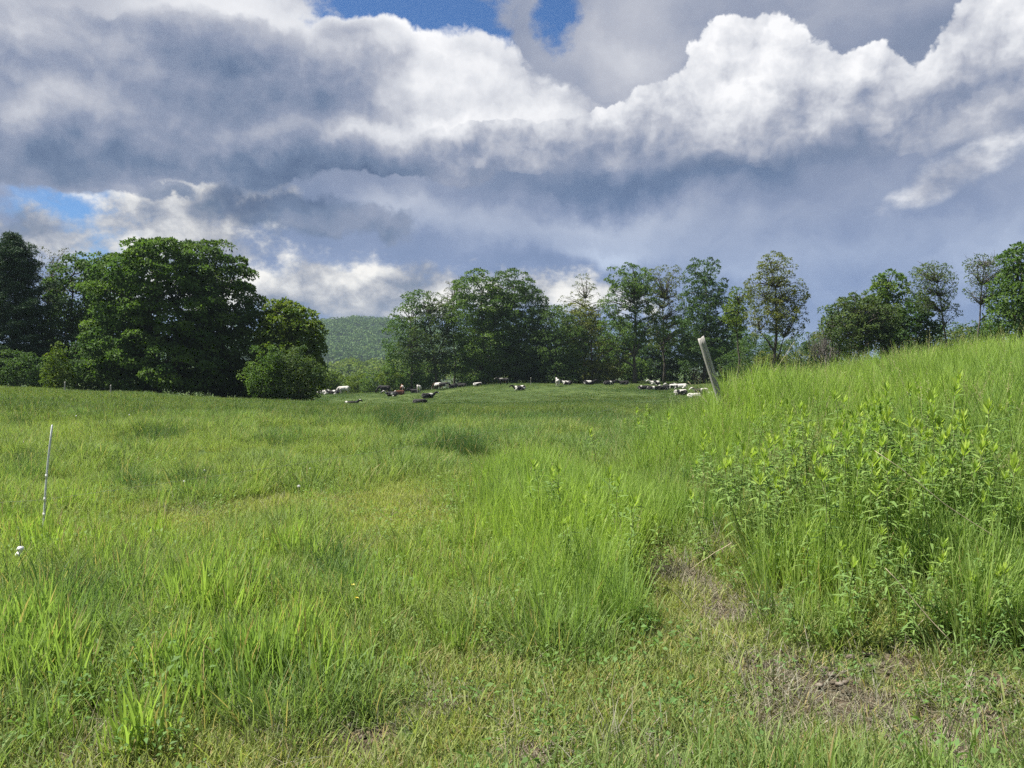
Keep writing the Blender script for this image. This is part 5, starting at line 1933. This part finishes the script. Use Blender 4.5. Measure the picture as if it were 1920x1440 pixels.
def build_goldenrod():
    kinds = [goldenrod_parts(300 + i) for i in range(5)]
    r = np.random.default_rng(77)
    zones_ = [(1640, 850, 120, 36, 60, 'in the bright patch high on the bank'), (1500, 900, 130, 60, 46, 'on the left shoulder of the bank'), (1780, 930, 130, 90, 46, 'on the upper right of the bank'),
              (1620, 980, 160, 60, 40, 'in the middle of the bank'), (1400, 940, 70, 60, 20, 'at the left foot of the bank'), (1850, 1080, 70, 60, 9, 'low on the bank by the right edge'),
              (1640, 1150, 130, 30, 12, 'low on the bank above the bare soil'), (1090, 1000, 80, 60, 12, 'in the tall strip left of the bank'), (1400, 830, 60, 40, 10, 'in the grass below the wooden post'),
              (1240, 800, 60, 20, 8, 'in the grass left of the wooden post'), (1190, 1040, 20, 20, 3, 'beside the bare patch at the foot of the bank'), (1000, 960, 60, 40, 6, 'at the left end of the tall strip')]
    pts = []
    for (u, v, ru, rv, n, where) in zones_:
        for _ in range(n):
            uu, vv = r.normal(u, ru * .7), r.normal(v, rv * .7)
            if uu > 1990 or vv < 735:
                continue
            p = hit(uu, vv + 60, 2.0, 16.0)
            if p.y < 15:
                pts.append((p, where))
    for i, (p, where) in enumerate(pts[:300]):
        stem, lv, tp = kinds[i % 5]
        o = link_mesh('goldenrod_stalk', stem, None, None, p - Vector((0, 0, .01)))
        k = r.uniform(.72, 1.28) * (0.7 if p.y < 4.6 else 1.0)
        o.scale = (k, k, k)
        o.rotation_euler = (r.normal(0, .07), r.normal(0, .07), r.uniform(0, 6.28))
        tag(o, 'leafy goldenrod stalk with pale tip ' + where, 'plant', 'goldenrod stalks ' + where)
        link_mesh('leaves', lv, None, o)
        link_mesh('leaf_tuft', tp, None, o)


build_goldenrod()

# ================================================================== flowers and dry stalks
M_FLUFF, _g, _b = material('dandelion_fluff')
_b.inputs['Base Color'].default_value = (0.80, 0.80, 0.78, 1)
leaf_shader(_g, (0.80, 0.80, 0.78, 1), 0.5, 0.8, 0.0, (1, 1, 1, 1))
M_BUTTER = plain('buttercup_petals', (0.75, 0.55, 0.02, 1), 0.4)
M_DRY = plain('dry_stalk', (0.45, 0.38, 0.25, 1), 0.8)


def fluff_mesh():
    r = np.random.default_rng(5)
    n = 150
    d = unit(r.normal(0, 1, (n, 3)))
    c = d * 0.014
    nr = unit(np.cross(d, r.normal(0, 1, (n, 3))))
    V, Q = kites(c, d, nr, np.full(n, .012), np.full(n, .010), 0.0)
    V2, Q2 = kites(d * 0.002, nr, d, np.full(n, .016), np.full(n, .0012), 0.0)
    me = mesh_from('seed_head', np.concatenate([V, V2]), [np.concatenate([Q, Q2 + len(V)])])
    me.materials.append(M_FLUFF)
    return me


def build_flowers():
    fl = fluff_mesh()
    r = np.random.default_rng(9)
    spots = [(348, 908, 'below the small dark tussock, left of mid-field'), (380, 884, 'just above the left tussock'), (47, 830, 'at the left edge beyond the white rod'),
             (142, 781, 'far out on the left of the pasture'), (242, 779, 'far out near the second one on the left'), (578, 880, 'beside the tussock in mid-field'), (560, 918, 'below the mid-field tussock'),
             (1235, 812, 'at the left foot of the bank')]
    for (u, v, where) in spots:
        p = hit(u, v + 14000 / max(60, (v - 660) * 4) * 0.4 + 20, 2.0, 40)
        h = 0.0
        k = pixel_dir(u, v)
        zt = CAM_Z + k.z / k.y * p.y
        h = min(max(zt - p.z, 0.18), 0.5)
        x = k.x / k.y * p.y
        root = empty('dandelion', (x, p.y, p.z))
        tag(root, 'white dandelion clock ' + where, 'flower', 'dandelion clocks')
        mb = MB()
        e = np.array([r.normal(0, .02), r.normal(0, .02), h])
        mb.tube(wob((0, 0, -.02), e, r, 5, .05), [.0024] * 5, 5)
        link_mesh('stem', mb.mesh('stem'), M_STEM, root)
        s = link_mesh('seed_head', fl, None, root, e + np.array([0, 0, .012]))
        s.scale = (0.95,) * 3
    for (u, v, where) in [(662, 1134, 'upper of two beside the dark near grass'), (670, 1161, 'lower of two beside the dark near grass'), (883, 874, 'left one above the tall strip'), (954, 880, 'right one above the tall strip')]:
        p = hit(u, v + 22, 2.0, 40)
        k = pixel_dir(u, v)
        h = min(max(CAM_Z + k.z / k.y * p.y - p.z, 0.2), .45)
        root = empty('buttercup', (k.x / k.y * p.y, p.y, p.z))
        tag(root, 'small yellow buttercup, ' + where, 'flower', 'buttercups')
        mb = MB()
        mb.tube(wob((0, 0, -.02), (0, 0, h), r, 5, .05), [.0018] * 5, 5)
        link_mesh('stem', mb.mesh('stem'), M_STEM, root)
        for j in range(5):
            a = j * 1.2566
            c = np.array([[0, 0, h]])
            d = unit(np.array([[math.cos(a), math.sin(a), .55]]))
            nr = unit(np.array([[-math.cos(a) * .55, -math.sin(a) * .55, 1.0]]))
            V, Q = kites(c, nr, d, np.array([.016]), np.array([.015]), -.1)
            link_mesh('petal', mesh_from('petal', V, [Q]), M_BUTTER, root)
    # pale dead stalks leaning in the bank
    for i, (u0, v0, u1, v1, d, lab) in enumerate([
            (1640, 845, 1905, 1040, 4.6, 'long pale dry stalk slanting across the bank, upper right'), (1660, 1065, 1790, 1210, 4.0, 'pale dry stalk slanting down in the lower bank'),
            (1490, 640, 1440, 715, 11.5, 'dry seed stalk sticking up right of the wooden post'), (1290, 715, 1330, 760, 10.5, 'bent dry stalk left of the wooden post'),
            (1290, 1072, 1372, 1018, 5.4, 'thin dry twig over the bare patch at the foot of the bank')]):
        a, b_ = at(u0, v0, d), at(u1, v1, d - .15)
        for q in (a, b_):
            q.z = max(q.z, gz(q.x, q.y) + .02)
        mb = MB()
        pth = wob(tuple(a), tuple(b_), r, 7, .04)
        mb.tube(pth, 0.0024 * np.linspace(.7, 1.2, 7), 5)
        o = link_mesh('dry_stalk', mb.mesh('dry_stalk'), M_DRY)
        tag(o, lab, 'stalk')


build_flowers()

# ================================================================== air
def build_haze():
    x0, x1, y0, y1, z0, z1 = -2600, 2600, -60, 2600, -34, 92
    V = np.array([(x, y, z) for z in (z0, z1) for y in (y0, y1) for x in (x0, x1)], float)
    F = np.array([(0, 2, 3, 1), (4, 5, 7, 6), (0, 1, 5, 4), (2, 6, 7, 3), (0, 4, 6, 2), (1, 3, 7, 5)])
    m = bpy.data.materials.new('haze_air')
    m.use_nodes = True
    nt = m.node_tree
    nt.nodes.remove(nt.nodes['Principled BSDF'])
    pv = nt.nodes.new('ShaderNodeVolumePrincipled')
    pv.inputs['Color'].default_value = (0.66, 0.84, 1.0, 1)
    pv.inputs['Density'].default_value = 0.0001
    pv.inputs['Anisotropy'].default_value = 0.2
    nt.links.new(pv.outputs[0], nt.nodes['Material Output'].inputs['Volume'])
    o = link_mesh('haze', mesh_from('haze', V, [F]), m)
    tag(o, 'thin bluish haze over the valley and far hill', 'haze', kind='stuff')


build_haze()
